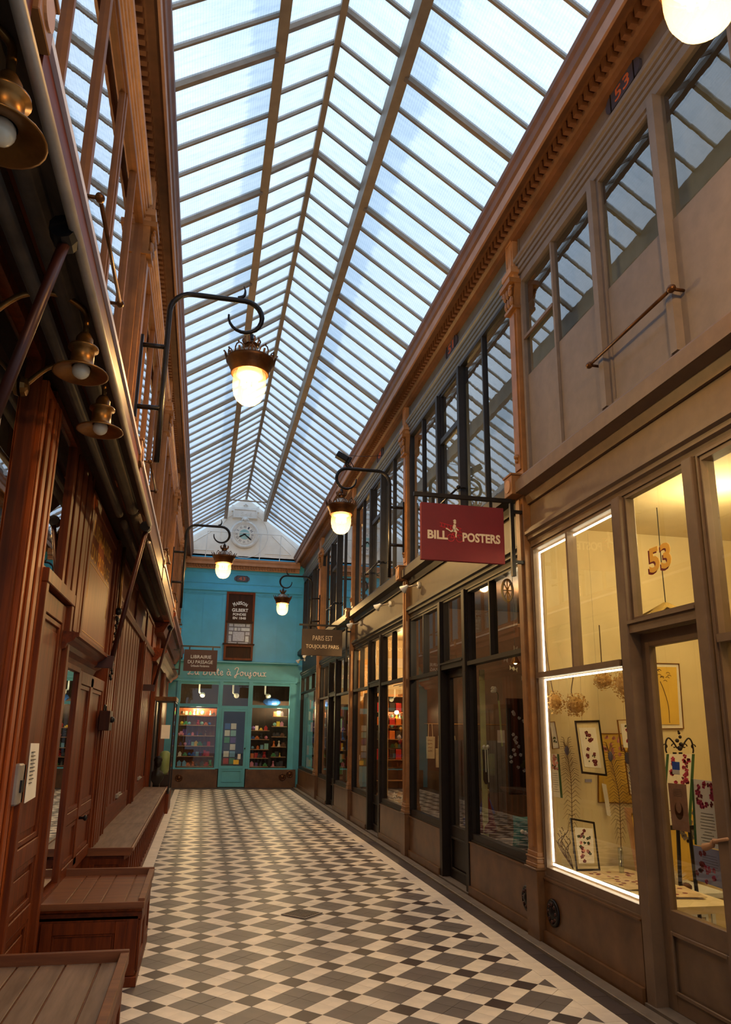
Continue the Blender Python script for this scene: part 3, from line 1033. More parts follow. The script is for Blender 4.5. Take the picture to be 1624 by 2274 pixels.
# bay 1: warm lit gallery, taupe frames
for a, b in ((4.53, 5.89), (2.11, 3.60)):
    marble(a, b, 0.485)
shop_window(4.535, 5.905, 0.485, [5.245], 2.07, 3.21, 'taupe_d', 'taupe framed gallery window outlined by a bright light strip')
shop_window(2.11, 3.605, 0.485, [2.86], 2.12, 3.21, 'taupe_d', 'taupe framed gallery window nearest the viewer, cut by the photo edge')
dr = shop_door(3.70, 4.44, 3.21, 2.29, 'taupe_d', 'taupe glazed gallery door with number 53 on its transom')
mb = MB()
text(mb, '53', (2.8095, 4.10, 2.70), (0, -1, 0), (0, 0, 1), 0.235, 0.165, 0.002, 0, 0.03)
mb.build('number', 'orange53', dr)
mb = MB()
text(mb, '53', (2.8112, 4.116, 2.690), (0, -1, 0), (0, 0, 1), 0.24, 0.168, 0.001, 0, 0.03)
mb.build('number_shadow', 'maroon', dr)
hd = MB().tube([(2.80, 3.765, 1.04), (2.755, 3.765, 1.045)], 0.014).tube([(2.755, 3.765, 1.045), (2.745, 3.73, 1.05), (2.735, 3.62, 1.075)], 0.009).tube([(2.758, 3.775, 1.04), (2.772, 3.80, 1.02), (2.765, 3.86, 1.0)], [0.012, 0.016, 0.022])
hd.build('handle', 'gilt_l', dr, True)
hood(2.10, 5.91, 'taupe_d', 3.21, 'taupe_d')
room(2.02, 6.03, 5.4, 'cream', 'cream', 3.42, [(4.53, 5.95), (2.1, 3.62)], 'cream', 'gallery')

# bays 2-5: dark shop fronts
marble(6.11, 7.60, 0.515); marble(8.56, 9.87, 0.515)
shop_window(6.11, 7.60, 0.52, [6.93], 2.31, 3.13, 'black', 'black framed clothes shop window left of the dark door, beside the gallery')
shop_window(8.565, 9.90, 0.52, [9.25], 2.29, 3.13, 'black', 'black framed clothes shop window behind the crimson hanging sign')
shop_door(7.68, 8.49, 3.13, 2.34, 'black', 'black glazed door between the two clothes shop windows')
hood(6.095, 9.905, 'black', 3.13, 'fascia_d')
marble(10.13, 11.55, 0.515); marble(12.50, 13.85, 0.515)
shop_window(10.11, 11.56, 0.52, [10.89], 2.31, 3.10, 'black', 'black framed gift shop window with stacked red tins')
shop_window(12.495, 13.86, 0.52, [13.24], 2.31, 3.10, 'black', 'black framed gift shop window with pale curtain edge')
shop_door(11.635, 12.42, 3.10, 2.34, 'black', 'black glazed door of the gift shop in the third bay')
hood(10.095, 13.86, 'black', 3.10, 'fascia_d')
marble(14.08, 15.64, 0.515); marble(16.60, 17.92, 0.515)
shop_window(14.04, 15.65, 0.52, [14.86], 2.31, 3.07, 'black', 'black framed bookshop window in the fourth bay, near half')
shop_window(16.60, 17.94, 0.52, [17.27], 2.31, 3.07, 'black', 'black framed bookshop window in the fourth bay, far half')
shop_door(15.72, 16.53, 3.07, 2.34, 'black', 'black glazed door of the fourth bay with one bare bulb behind')
hood(14.04, 17.94, 'black', 3.07, 'fascia_d')
marble(18.40, 21.58, 0.515)
shop_window(18.36, 21.55, 0.52, [19.4, 20.5], 2.6, 3.05, 'black', 'black framed trinket window in the last bay beside the blue toyshop')
hood(18.36, 21.58, 'black', 3.05, 'navy')
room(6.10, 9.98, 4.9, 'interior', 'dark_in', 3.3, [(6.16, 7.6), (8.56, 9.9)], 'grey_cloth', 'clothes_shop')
room(10.06, 13.92, 4.9, 'beige', 'interior', 3.3, [(10.12, 11.55), (12.5, 13.85)], 'interior', 'gift_shop')
room(14.0, 18.05, 4.9, 'beige', 'interior', 3.2, [(14.1, 15.6), (16.6, 17.9)], 'interior', 'bookshop')
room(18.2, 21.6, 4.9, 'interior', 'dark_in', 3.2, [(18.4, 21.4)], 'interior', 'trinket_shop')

# ---- far end: blue toyshop wall with white gable
YF = 21.75
we = struct('wall_end', 'turquoise end wall over the toyshop with white gable above', 'wall')
MB().prism([(-1.1, YF, 6.55), (3.0, YF, 6.55), (3.0, YF, 6.75), (1.5, YF, 7.80), (1.5, YF, 8.02), (0.91, YF, 8.44), (0.32, YF, 8.02), (0.32, YF, 7.80), (-1.1, YF, 6.78)], (0, 0.25, 0)).build('gable', 'white', we)
mb = MB()
for A, B in (((-0.62, 6.72), (0.05, 6.72)), ((1.55, 6.72), (2.35, 6.72)), ((-0.62, 6.72), (-0.62, 6.92)), ((2.35, 6.72), (1.75, 7.28)), ((-0.62, 6.92), (-0.05, 7.32))):
    mb.tube([(A[0], YF - 0.002, A[1]), (B[0], YF - 0.002, B[1])], 0.012, 6)
mb.tube([(0.91 + 0.72 * math.cos(a), YF - 0.002, 7.27 + 0.72 * math.sin(a)) for a in [PI * (0.55 + q * 0.1) for q in range(20)] if True and not (1.2 < (a / PI) % 2 < 0)], 0.012, 6)
mb.build('gable_moulding', 'white_o', we)
MB().box(-1.15, 3.1, YF, YF + 0.2, 3.42, 6.6).build('blue_wall', 'blue', we)
mb = MB()
mb.box(-0.80, 2.72, YF - 0.05, YF, 5.52, 5.60).box(-0.80, 2.72, YF - 0.03, YF, 5.60, 5.66).box(-0.80, 2.72, YF - 0.02, YF, 5.44, 5.47)
mb.box(-0.80, 2.72, YF - 0.015, YF, 5.74, 5.76).box(-0.80, 2.72, YF - 0.015, YF, 6.06, 6.08)
for xa in (-0.70, -0.14, 0.40, 1.42, 2.02, 2.60):
    mb.box(xa - 0.012, xa + 0.012, YF - 0.014, YF, 3.50, 5.42)
mb.box(-0.70, 0.40, YF - 0.014, YF, 5.40, 5.42).box(1.42, 2.60, YF - 0.014, YF, 5.40, 5.42)
mb.build('panel_moulding', 'blue', we)
tr = struct('trim_5', 'brown dentilled cornice across the end wall under the gable', 'cornice')
pr = [(YF + 0.02, 6.16), (YF - 0.06, 6.16), (YF - 0.07, 6.20), (YF - 0.07, 6.27), (YF - 0.2, 6.27), (YF - 0.21, 6.34), (YF - 0.25, 6.40), (YF - 0.26, 6.45), (YF + 0.02, 6.47)]
MB().profX(pr, -0.75, 2.62).build('cornice', 'cornice_l', tr)
dd = None
for k in range(40):
    x = -0.66 + k * 0.08
    if dd is None:
        dd = MB().box(-0.022, 0.022, YF - 0.13, YF - 0.07, 6.19, 6.265).build('dentil', 'gilt', tr)
        dd.location = (x, 0, 0)
    else:
        c = dd.copy(); COL.objects.link(c); c.location = (x, 0, 0)
# sash window with the maison gilbert board
wn = struct('window_40', 'brown framed window with MAISON GILBERT board on the turquoise wall', 'window')
MB().frame_xz(YF - 0.05, YF + 0.02, 0.50, 1.335, 3.50, 5.50, 0.065).build('frame', 'wood', wn)
MB().box(0.565, 1.27, YF - 0.02, YF + 0.0, 4.62, 5.44).box(0.52, 1.31, YF - 0.06, YF - 0.02, 4.58, 4.64).build('name_board', 'wood_dk', wn)
mb = MB()
for s, x, z, a, h_ in (('M', 0.735, 5.13, 0.5, 0.12), ('A', 0.815, 5.16, 0.3, 0.10), ('I', 0.868, 5.175, 0.12, 0.10), ('S', 0.925, 5.18, 0, 0.10), ('O', 1.0, 5.165, -0.25, 0.10), ('N', 1.08, 5.13, -0.45, 0.10)):
    text(mb, s, (x, YF - 0.021, z), (math.cos(a), 0, math.sin(a)), (-math.sin(a), 0, math.cos(a)), 0.028 if s == 'I' else 0.072, h_, 0.008, bold=0.025)
text(mb, 'GILBERT', (0.91, YF - 0.021, 4.965), (1, 0, 0), (0, 0, 1), 0.47, 0.10, 0.008, bold=0.025)
text(mb, 'FONDEE', (0.90, YF - 0.021, 4.84), (1, 0, 0), (0, 0, 1), 0.38, 0.075, 0.008, bold=0.025)
text(mb, 'EN 1848', (0.90, YF - 0.021, 4.73), (1, 0, 0), (0, 0, 1), 0.38, 0.075, 0.008, bold=0.025)
mb.build('lettering', 'whitetxt', wn)
MB().box(0.57, 1.265, YF - 0.012, YF - 0.002, 3.98, 4.58).build('night_pane', mat('leaded_backing', (48, 60, 92), 0.4), wn)
lt = [mat('pale_stained_glass', (176, 196, 214), 0.3, 0, 0.15, 30.0), mat('lilac_stained_glass', (150, 168, 200), 0.3, 0, 0.2, 30.0)]
first = None
for (xa, xb, za, zb) in [(0.62, 0.73, 4.48, 4.56), (0.76, 1.08, 4.48, 4.56), (1.11, 1.22, 4.48, 4.56), (0.62, 0.75, 4.36, 4.45), (0.77, 0.85, 4.36, 4.45), (0.87, 0.95, 4.36, 4.45), (0.97, 1.22, 4.36, 4.45),
                         (0.62, 0.72, 4.25, 4.33), (0.62, 0.70, 4.04, 4.22), (0.74, 1.07, 4.06, 4.33), (1.10, 1.22, 4.24, 4.33), (1.10, 1.20, 4.04, 4.21), (0.62, 0.86, 3.99, 4.02), (0.90, 1.18, 3.99, 4.02)]:
    MB().box(xa, xb, YF - 0.018, YF - 0.013, za, zb).build('pane', lt[rnd.randrange(2)], wn)
MB().box(0.46, 1.37, YF - 0.14, YF - 0.0, 3.945, 3.98).build('sill', 'wood_dk', wn)
MB().box(0.565, 1.27, YF - 0.03, YF - 0.01, 3.55, 3.93).build('niche_back', 'wood_dk', wn)
MB().frame_xz(YF - 0.12, YF - 0.05, 0.50, 1.335, 3.50, 3.945, 0.06).build('niche_frame', 'wood', wn)
# house number plaque on the end wall
def plaque(face, c, txt, label):
    """oval ended number plate; face 'Y' looks towards the viewer, 'X' into the passage"""
    o = thing('number_plaque', label, 'plaque', c, 'house number plaques')
    L, Hh = 0.155, 0.085
    pts = [(-L, -Hh), (L, -Hh)] + [(L + 0.075 * math.sin(a), -Hh * 0.85 * math.cos(a)) for a in [PI * q / 8 for q in range(9)]] + [(L, Hh), (-L, Hh)] + [(-L - 0.075 * math.sin(a), Hh * 0.85 * math.cos(a)) for a in [PI * q / 8 for q in range(9)]]
    def W(u, v, d):
        return (c[0] + u, c[1] - d, c[2] + v) if face == 'Y' else (c[0] - d, c[1] - u, c[2] + v)
    n = (0, -0.022, 0) if face == 'Y' else (-0.022, 0, 0)
    pl = MB().prism([W(u, v, 0) for u, v in pts], n).build('plate', 'plaque', o)
    mb = MB()
    for sg in (-1, 1):
        mb.tube([W(sg * L, -Hh, 0.022), W(sg * L, Hh, 0.022)], 0.006, 6)
    mb.tube([W(-L, Hh, 0.022), W(L, Hh, 0.022)], 0.006, 6).tube([W(-L, -Hh, 0.022), W(L, -Hh, 0.022)], 0.006, 6)
    mb.build('rim', 'iron', o)
    mb = MB()
    text(mb, txt, W(0, 0, 0.023), (1, 0, 0) if face == 'Y' else (0, -1, 0), (0, 0, 1), 0.19, 0.105, 0.006)
    mb.build('number', 'copper', pl)
plaque('Y', (0.915, YF - 0.001, 5.91), '43', 'blue grey number 43 plaque on the turquoise end wall')
plaque('X', (2.779, 3.98, 6.265), '53', 'number 53 plaque on the frieze above the near gallery')
plaque('X', (2.779, 7.92, 6.265), '51', 'number 51 plaque on the frieze above the crimson sign')
plaque('X', (2.779, 11.78, 6.265), '49', 'number 49 plaque on the frieze beside the floodlight')

# toyshop front
MB().box(-0.83, 2.75, YF - 0.06, YF + 0.1, 2.92, 3.40).frame_xz(YF - 0.072, YF - 0.06, -0.72, 2.62, 2.96, 3.37, 0.02).build('sign_band', 'teal', we)
MB().profX([(YF, 3.36), (YF - 0.07, 3.36), (YF - 0.09, 3.40), (YF - 0.16, 3.42), (YF - 0.16, 3.455), (YF, 3.48)], -0.83, 2.66).build('shop_ledge', 'teal', we)
MB().profX([(YF, 2.86), (YF - 0.09, 2.88), (YF - 0.09, 2.93), (YF, 2.95)], -0.83, 2.66).build('head_moulding', 'teal', we)
be = struct('baseboard_end', 'brown marble base under the toyshop windows', 'baseboard')
MB().box(-0.83, 0.53, YF - 0.12, YF, 0, 0.485).build('marble_panel', 'marble', be)
MB().box(1.30, 2.70, YF - 0.12, YF, 0, 0.485).build('marble_panel', 'marble', be)
def end_window(x0, x1, label, num):
    o = struct('window_%d' % num, label, 'window')
    MB().box(x0, x1, YF - 0.11, YF, 0.485, 0.52).box(x0, x0 + 0.10 if x0 < 0 else x0 + 0.03, YF - 0.07, YF, 0.52, 2.88).box(x1 - (0.03 if x0 < 0 else 0.16), x1, YF - 0.07, YF, 0.52, 2.88).build('frame', 'teal', o)
    a, b = x0 + (0.10 if x0 < 0 else 0.03), x1 - (0.03 if x0 < 0 else 0.16)
    MB().box(a, b, YF - 0.06, YF, 2.17, 2.25).box(a, b, YF - 0.05, YF, 2.80, 2.88).build('transom_bar', 'teal', o)
    MB().box(a, b, YF - 0.03, YF - 0.024, 0.52, 2.17).build('pane', 'pane', o)
    MB().box(a, b, YF - 0.03, YF - 0.024, 2.25, 2.80).build('pane', 'pane', o)
    return o
end_window(-0.72, 0.46, 'turquoise framed toyshop window left of its door', 41)
end_window(1.37, 2.62, 'turquoise framed toyshop window right of its door', 42)
do = struct('door_1', 'turquoise glazed toyshop door at the end of the passage', 'door')
MB().box(0.46, 0.55, YF - 0.09, YF, 0.50, 2.88).build('post', 'teal', do)
MB().box(1.28, 1.37, YF - 0.09, YF, 0.50, 2.88).build('post', 'teal', do)
MB().box(0.55, 1.28, YF - 0.08, YF, 2.12, 2.21).box(0.55, 1.28, YF - 0.05, YF, 2.80, 2.88).build('transom_bar', 'teal', do)
MB().box(0.55, 1.28, YF - 0.03, YF - 0.024, 2.21, 2.80).build('pane', 'pane', do)
mb = MB().frame_xz(YF - 0.10, YF - 0.05, 0.553, 1.277, 0.02, 2.115, 0.06, 0, 0.06, 0.10)
mb.box(0.61, 1.22, YF - 0.10, YF - 0.05, 0.50, 0.58).box(0.61, 1.22, YF - 0.085, YF - 0.06, 0.12, 0.5).frame_xz(YF - 0.105, YF - 0.085, 0.65, 1.18, 0.15, 0.46, 0.015)
mb.build('leaf', 'teal', do)
MB().box(0.61, 1.22, YF - 0.075, YF - 0.07, 0.58, 2.06).build('pane', 'pane', do)
MB().box(0.95, 1.10, YF - 0.11, YF - 0.104, 0.62, 0.74).build('sticker', TM[2], do)
MB().box(1.06, 1.14, YF - 0.11, YF - 0.104, 0.76, 0.90).build('sticker', 'paper', do)
MB().tube([(1.245, YF - 0.10, 1.05), (1.245, YF - 0.15, 1.05)], 0.01).ball((1.245, YF - 0.16, 1.05), 0.022).build('handle', 'iron', do, True)
MB().box(2.62, 3.1, YF, YF + 0.15, 0.0, 3.42).box(-1.15, -0.72, YF, YF + 0.15, 0.0, 3.42).build('side_return', 'teal', we)
o = struct('wall_toyshop', 'dark inner walls of the toyshop', 'wall')
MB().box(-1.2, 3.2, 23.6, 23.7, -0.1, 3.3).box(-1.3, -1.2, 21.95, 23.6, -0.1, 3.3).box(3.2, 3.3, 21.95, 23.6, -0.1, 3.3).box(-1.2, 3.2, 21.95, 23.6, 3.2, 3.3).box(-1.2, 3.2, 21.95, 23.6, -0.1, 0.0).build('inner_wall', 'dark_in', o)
MB().box(-0.72, 0.42, 22.22, 22.27, 0.45, 2.14).build('back_board', 'sign_wood', o)
MB().box(1.35, 2.55, 22.45, 22.5, 0.45, 2.4).build('back_board', 'dark_in', o)

# ---- left-hand wooden shop fronts
wl = bpy.data.objects['wall_left']
MB().box(-1.14, -1.06, Y0, 21.7, 0.0, 3.62).build('shop_backing', 'wood_dk', wl)
MB().box(-1.06, -0.80, Y0, 21.7, 3.50, 3.56).build('ledge_soffit', 'wood_dk', wl)
MB().box(-1.06, -0.985, 0.4, 7.6, 0.0, 0.46).build('dado', 'wood_h', wl)
def wpost(y0, y1, x, z0, z1, name='post', m='wood', par=None, flutes=2):
    mb = MB().box(-1.06, x, y0, y1, z0, z1)
    wd = y1 - y0
    for q in range(flutes):
        yc = y0 + wd * (q + 1) / (flutes + 1)
        mb.box(x, x + 0.014, yc - wd * 0.09, yc + wd * 0.09, z0 + 0.06, z1 - 0.06)
    mb.box(x, x + 0.008, y0, y0 + wd * 0.1, z0, z1).box(x, x + 0.008, y1 - wd * 0.1, y1, z0, z1)
    return mb.build(name, m, par or wl, bevel=0.004)
# near shop window reflecting the roof
wn = struct('window_50', 'wide dark shop window reflecting the glass roof, left of the orange post', 'window')
MB().box(-0.975, -0.967, 0.6, 3.76, 0.56, 3.40).build('pane', 'pane_l', wn)
MB().box(-1.055, -1.045, 0.6, 3.76, 0.5, 3.5).build('dark_lining', 'dark_in', wn)
MB().frame_yz(-1.0, -0.93, 0.5, 3.80, 0.46, 3.50, 0.06).build('frame', 'wood', wn)
MB().box(-0.99, -0.94, 2.25, 2.31, 0.52, 3.44).build('mullion', 'wood', wn)
wpost(3.80, 4.20, -0.905, 0.0, 3.36, 'post', 'wood_orange', wl, 2)
# panelled door
do = struct('door_20', 'tall panelled brown wood door between the wooden cupboards', 'door')
MB().box(-1.0, -0.87, 4.20, 4.27, 0.0, 2.36).box(-1.0, -0.87, 5.03, 5.10, 0, 2.36).box(-1.0, -0.865, 4.20, 5.10, 2.36, 2.44).build('casing', 'wood', do, bevel=0.005)
mb = MB().frame_yz(-0.955, -0.90, 4.275, 5.025, 0.02, 2.345, 0.09, 0, 0.12, 0.14)
mb.box(-0.955, -0.90, 4.36, 4.94, 0.86, 0.96).box(-0.955, -0.90, 4.36, 4.94, 0.52, 0.60)
mb.build('leaf', 'wood', do, bevel=0.004)
for z0, z1 in ((0.96, 2.225), (0.60, 0.86), (0.16, 0.52)):
    MB().box(-0.95, -0.925, 4.36, 4.94, z0, z1).frame_yz(-0.925, -0.908, 4.365, 4.935, z0 + 0.005, z1 - 0.005, 0.03).box(-0.925, -0.915, 4.43, 4.87, z0 + 0.07, z1 - 0.07).build('panel', 'wood', do, bevel=0.003)

lk = thing('lock_box', 'grey metal lock box on the orange door post beside the white notice', 'lock', (-0.90, 4.16, 1.3))
MB().box(-0.903, -0.87, 4.10, 4.24, 1.21, 1.41).build('case', 'alu', lk, bevel=0.008)
MB().box(-0.87, -0.862, 4.14, 4.20, 1.27, 1.33).build('keyhole_plate', 'iron', lk)
nt2 = thing('paper_notice', 'long white paper notice hanging on the left wooden door', 'notice', (-0.898, 4.52, 1.36))
MB().slab([(-0.885, 4.36, 1.20), (-0.885, 4.62, 1.21), (-0.893, 4.60, 1.50), (-0.893, 4.385, 1.505)], 0.003).build('sheet', 'paper', nt2)
mb = MB()
for q in range(9):
    mb.box(-0.8885, -0.880, 4.41, 4.41 + rnd.uniform(0.06, 0.11), 1.455 - q * 0.02, 1.459 - q * 0.02)
mb.build('printed_lines', 'ink', nt2)
# transom glass over the door, second post
wn = struct('window_51', 'small dark transom glass above the panelled wood door', 'window')
MB().box(-0.975, -0.967, 4.20, 5.0, 2.48, 3.42).build('pane', 'pane_l', wn)
MB().box(-1.055, -1.045, 4.20, 5.0, 2.44, 3.5).build('dark_lining', 'dark_in', wn)
MB().frame_yz(-1.0, -0.94, 4.20, 5.02, 2.44, 3.48, 0.05).build('frame', 'wood', wn)
wpost(5.0, 5.86, -0.955, 2.20, 3.50, 'post', 'wood', wl, 3)
wpost(5.12, 5.46, -0.955, 0.0, 2.03, 'post', 'wood', wl, 1)
# mirror-dark pane, shelf cornice, cupboard door and LIBRAIRIE panel
wn = struct('window_52', 'narrow shop pane mirroring the blue toyshop, under the wooden shelf', 'window')
MB().box(-0.965, -0.957, 5.50, 6.02, 0.55, 2.0).build('pane', 'pane_l', wn)
MB().box(-1.055, -1.045, 5.46, 6.06, 0.5, 2.03).build('dark_lining', 'dark_in', wn)
MB().frame_yz(-1.0, -0.935, 5.46, 6.07, 0.46, 2.04, 0.045).build('frame', 'wood', wn)
MB().profY([(-1.05, 2.02), (-0.94, 2.02), (-0.92, 2.06), (-0.88, 2.08), (-0.87, 2.11), (-0.83, 2.13), (-0.82, 2.15), (-0.80, 2.155), (-0.80, 2.18), (-1.05, 2.20)], 4.98, 6.78).build('shelf_cornice', 'wood_h', wl)
do = struct('door_21', 'narrow cupboard door with round knob under the gilt LIBRAIRIE panel', 'door')
mb = MB().frame_yz(-1.0, -0.94, 6.09, 7.62, 0.46, 2.02, 0.10)
mb.box(-1.0, -0.94, 6.72, 6.86, 0.5, 2.0).box(-1.0, -0.945, 6.19, 7.52, 0.86, 0.95)
mb.build('leaf', 'wood', do, bevel=0.004)
for a, b in ((6.19, 6.72), (6.86, 7.52)):
    for z0, z1 in ((0.56, 0.86), (0.95, 1.92)):
        MB().box(-0.995, -0.965, a, b, z0, z1).frame_yz(-0.965, -0.95, a + 0.005, b - 0.005, z0 + 0.005, z1 - 0.005, 0.03).build('panel', 'wood', do)
MB().lathe([(0.012, 0), (0.01, 0.03), (0.024, 0.045), (0.022, 0.06), (0.004, 0.065)], (-0.94, 6.80, 0.86), 12, 0, 'X').build('knob', 'iron', do, True)
sp = thing('gilt_shop_panel', 'polished wood panel with gilt LIBRAIRIE DU PASSAGE lettering', 'sign', (-1.0, 6.7, 2.25))
MB().frame_yz(-1.03, -0.94, 5.87, 7.62, 2.22, 3.42, 0.08, 0, 0.10, 0.06).build('frame', 'wood', sp, bevel=0.005)
MB().box(-1.03, -0.965, 5.95, 7.54, 2.28, 3.32).build('board', 'sign_wood', sp)
mb = MB()
text(mb, 'LIBRAIRIE', (-0.9648, 6.75, 3.19), (0, 1, 0), (0, 0, 1), 1.15, 0.13, 0.004)
text(mb, 'DU PASSAGE', (-0.9648, 6.75, 2.99), (0, 1, 0), (0, 0, 1), 1.15, 0.13, 0.004)
mb.box(-0.9648, -0.9625, 6.15, 7.35, 2.89, 2.896).box(-0.9648, -0.9625, 6.15, 6.155, 2.60, 2.89).box(-0.9648, -0.9625, 7.345, 7.35, 2.60, 2.89).box(-0.9648, -0.9625, 6.05, 7.45, 2.325, 2.331)
mb.build('lettering', 'gold', sp)
# shuttered bookshop front above the long bench
wpost(7.62, 8.22, -0.93, 0.0, 3.45, 'post', 'wood', wl, 3)
wpost(8.24, 8.66, -0.945, 0.45, 2.95, 'post', 'wood', wl, 1)
def shutter(y0, y1, num, label):
    o = struct('window_%d' % num, label, 'window')
    n = max(3, int((y1 - y0) / 0.16))
    for q in range(n):
        a = y0 + (y1 - y0) * q / n
        MB().box(-1.02, -0.985 + 0.006 * (q % 2), a + 0.003, a + (y1 - y0) / n - 0.003, 0.72, 2.88).build('plank', 'wood', o)
    MB().box(-1.03, -0.97, y0, y1, 0.48, 0.72).build('bottom_rail', 'wood_h', o)
    MB().box(-0.985, -0.955, (y0 + y1) / 2 - 0.22, (y0 + y1) / 2 + 0.22, 0.735, 0.78).tube([(-0.955, (y0 + y1) / 2 - 0.15, 0.76), (-0.93, (y0 + y1) / 2, 0.77), (-0.955, (y0 + y1) / 2 + 0.15, 0.76)], 0.01, 6).build('lift_handle', 'alu', o)
shutter(8.98, 11.5, 53, 'wood shuttered bookshop bay above the near end of the long bench')
wpost(8.68, 8.96, -1.02, 0.45, 2.9, 'recess', 'wood_dk', wl, 0)
wpost(11.55, 11.85, -1.02, 0.45, 2.9, 'recess', 'wood_dk', wl, 0)
wpost(11.87, 12.25, -0.94, 0.45, 2.92, 'post', 'wood', wl, 1)
shutter(12.3, 14.75, 54, 'wood shuttered bookshop bay above the far end of the long bench')
wpost(14.78, 15.1, -1.0, 0.45, 2.9, 'recess', 'wood_dk', wl, 0)
wpost(15.12, 15.7, -0.92, 0.0, 3.5, 'post', 'wood', wl, 2)
for a, b in ((8.26, 10.2), (10.24, 12.2), (12.24, 13.7), (13.74, 15.1)):
    MB().frame_yz(-1.03, -0.94, a, b, 2.92, 3.42, 0.05).build('fascia_frame', 'wood', wl)
    MB().box(-1.03, -0.965, a + 0.05, b - 0.05, 2.97, 3.37).build('fascia_panel', 'sign_wood', wl)
MB().profY([(-1.05, 2.88), (-0.95, 2.88), (-0.92, 2.92), (-1.05, 2.93)], 8.24, 15.12).build('head_rail', 'wood_h', wl)
# far wooden shop with its heavy hood
wpost(17.6, 18.4, -0.90, 0.0, 3.5, 'post', 'wood', wl, 3)
MB().box(-1.05, -0.95, 15.7, 21.6, 0.0, 0.5).build('dado', 'marble', wl)
MB().box(-1.05, -0.96, 15.72, 17.58, 0.5, 2.86).build('panel', 'wood_dk', wl)
MB().box(-1.05, -0.96, 18.42, 21.6, 0.5, 2.86).build('panel', 'wood', wl)
MB().profY([(-1.05, 2.80), (-0.90, 2.80), (-0.84, 2.88), (-0.76, 2.92), (-0.72, 2.98), (-0.72, 3.03), (-1.05, 3.06)], 14.4, 21.6).build('hood', 'wood_h', wl)
MB().profY([(-1.05, 3.30), (-0.80, 3.32), (-0.68, 3.55), (-0.60, 3.64), (-0.60, 3.70), (-1.05, 3.70)], 14.2, 21.6).build('hood', 'wood_h', wl)

# ---- cupboards and long bench
def cupboard(y0, y1, x1, zt, label, top):
    o = thing('wooden_cupboard', label, 'cupboard', (-0.6, (y0 + y1) / 2, 0), 'low cupboards in front of the left shop')
    x0 = -0.985
    MB().box(x0 + 0.02, x1 - 0.03, y0 + 0.03, y1 - 0.03, 0.06, zt - 0.10).box(x0 + 0.02, x1 - 0.015, y0 + 0.015, y1 - 0.015, 0.0, 0.06).build('body', 'wood', o, bevel=0.004)
    MB().profX([(y0 + 0.03, zt - 0.12), (y0 + 0.03, zt - 0.08), (y0 - 0.005, zt - 0.065), (y0 - 0.01, zt - 0.05), (y1 + 0.01, zt - 0.05), (y1 + 0.005, zt - 0.065), (y1 - 0.03, zt - 0.08), (y1 - 0.03, zt - 0.12)], x0 + 0.02, x1 - 0.01).build('cornice', 'wood_h', o)
    mb = MB().box(x0, x1, y0 - 0.015, y1 + 0.015, zt - 0.05, zt - 0.045)
    mb.box(x0, x1, y0 - 0.015, y0 + 0.012, zt - 0.045, zt - 0.01).box(x0, x1, y1 - 0.012, y1 + 0.015, zt - 0.045, zt + 0.014)
    mb.box(x1 - 0.04, x1, y0 + 0.012, y1 - 0.012, zt - 0.045, zt + 0.006)
    mb.build('top_rim', 'wood_top', o, bevel=0.003)
    xs = [x0 + 0.01, x0 + 0.20, x0 + 0.30, x0 + 0.42, x1 - 0.13, x1 - 0.038]
    for a, b in zip(xs, xs[1:]):
        MB().box(a + 0.004, b - 0.004, y0 + 0.014, y1 - 0.014, zt - 0.045, zt - 0.036).build('top_board', top, o, bevel=0.003)
    MB().frame_xz(y0 + 0.012, y0 + 0.03, x0 + 0.08, x1 - 0.10, 0.08, zt - 0.13, 0.07).frame_xz(y0 + 0.02, y0 + 0.03, x0 + 0.15, x1 - 0.17, 0.15, zt - 0.20, 0.014).build('end_panel', 'wood', o, bevel=0.003)
    n = 2
    for q in range(n):
        a = y0 + 0.05 + (y1 - y0 - 0.1) * q / n
        b = y0 + 0.05 + (y1 - y0 - 0.1) * (q + 1) / n
        MB().frame_yz(x1 - 0.03, x1 - 0.014, a + 0.01, b - 0.01, 0.08, zt - 0.13, 0.06).box(x1 - 0.03, x1 - 0.024, a + 0.07, b - 0.07, 0.14, zt - 0.19).build('front_panel', 'wood', o, bevel=0.003)
    return o
cupboard(3.2, 4.17, -0.275, 0.515, 'low wooden cupboard nearest the viewer with worn greyish tray top', 'wood_grey')
cupboard(5.36, 6.44, -0.285, 0.515, 'low reddish wooden cupboard with grooved tray top beside the panelled door', 'wood_top')
o = thing('long_bench', 'long low wooden bench with worn grey top under the bookshop shutters', 'bench', (-0.76, 11.3, 0))
MB().box(-0.965, -0.60, 7.68, 15.05, 0.05, 0.43).build('carcass', 'wood_dk', o)
for q in range(4):
    MB().box(-0.975, -0.56, 7.62 + q * 1.865, 7.62 + (q + 1) * 1.865 - 0.004, 0.465, 0.50).build('top_board', 'wood_grey', o, bevel=0.004)
MB().profY([(-0.62, 0.40), (-0.575, 0.43), (-0.555, 0.46), (-0.545, 0.47), (-0.545, 0.505), (-0.56, 0.508), (-0.62, 0.465)], 7.61, 15.10).box(-0.97, -0.56, 7.60, 7.625, 0.44, 0.508).build('edge_moulding', 'wood_top', o)
MB().box(-0.97, -0.575, 7.62, 15.08, 0.0, 0.05).build('plinth', 'wood', o)
s0 = None
for q in range(26):
    y = 7.72 + q * 0.287
    if s0 is None:
        s0 = MB().box(-0.60, -0.578, 7.69, 7.75, 0.05, 0.43).build('slat', 'wood', o)
        b0 = Vector(s0.location)
    else:
        c = s0.copy(); COL.objects.link(c); c.location = b0 + Vector((0, q * 0.287, 0))
MB().box(-0.965, -0.60, 7.645, 7.68, 0.05, 0.43).frame_xz(7.632, 7.645, -0.93, -0.62, 0.08, 0.41, 0.05).build('end_panel', 'wood', o)

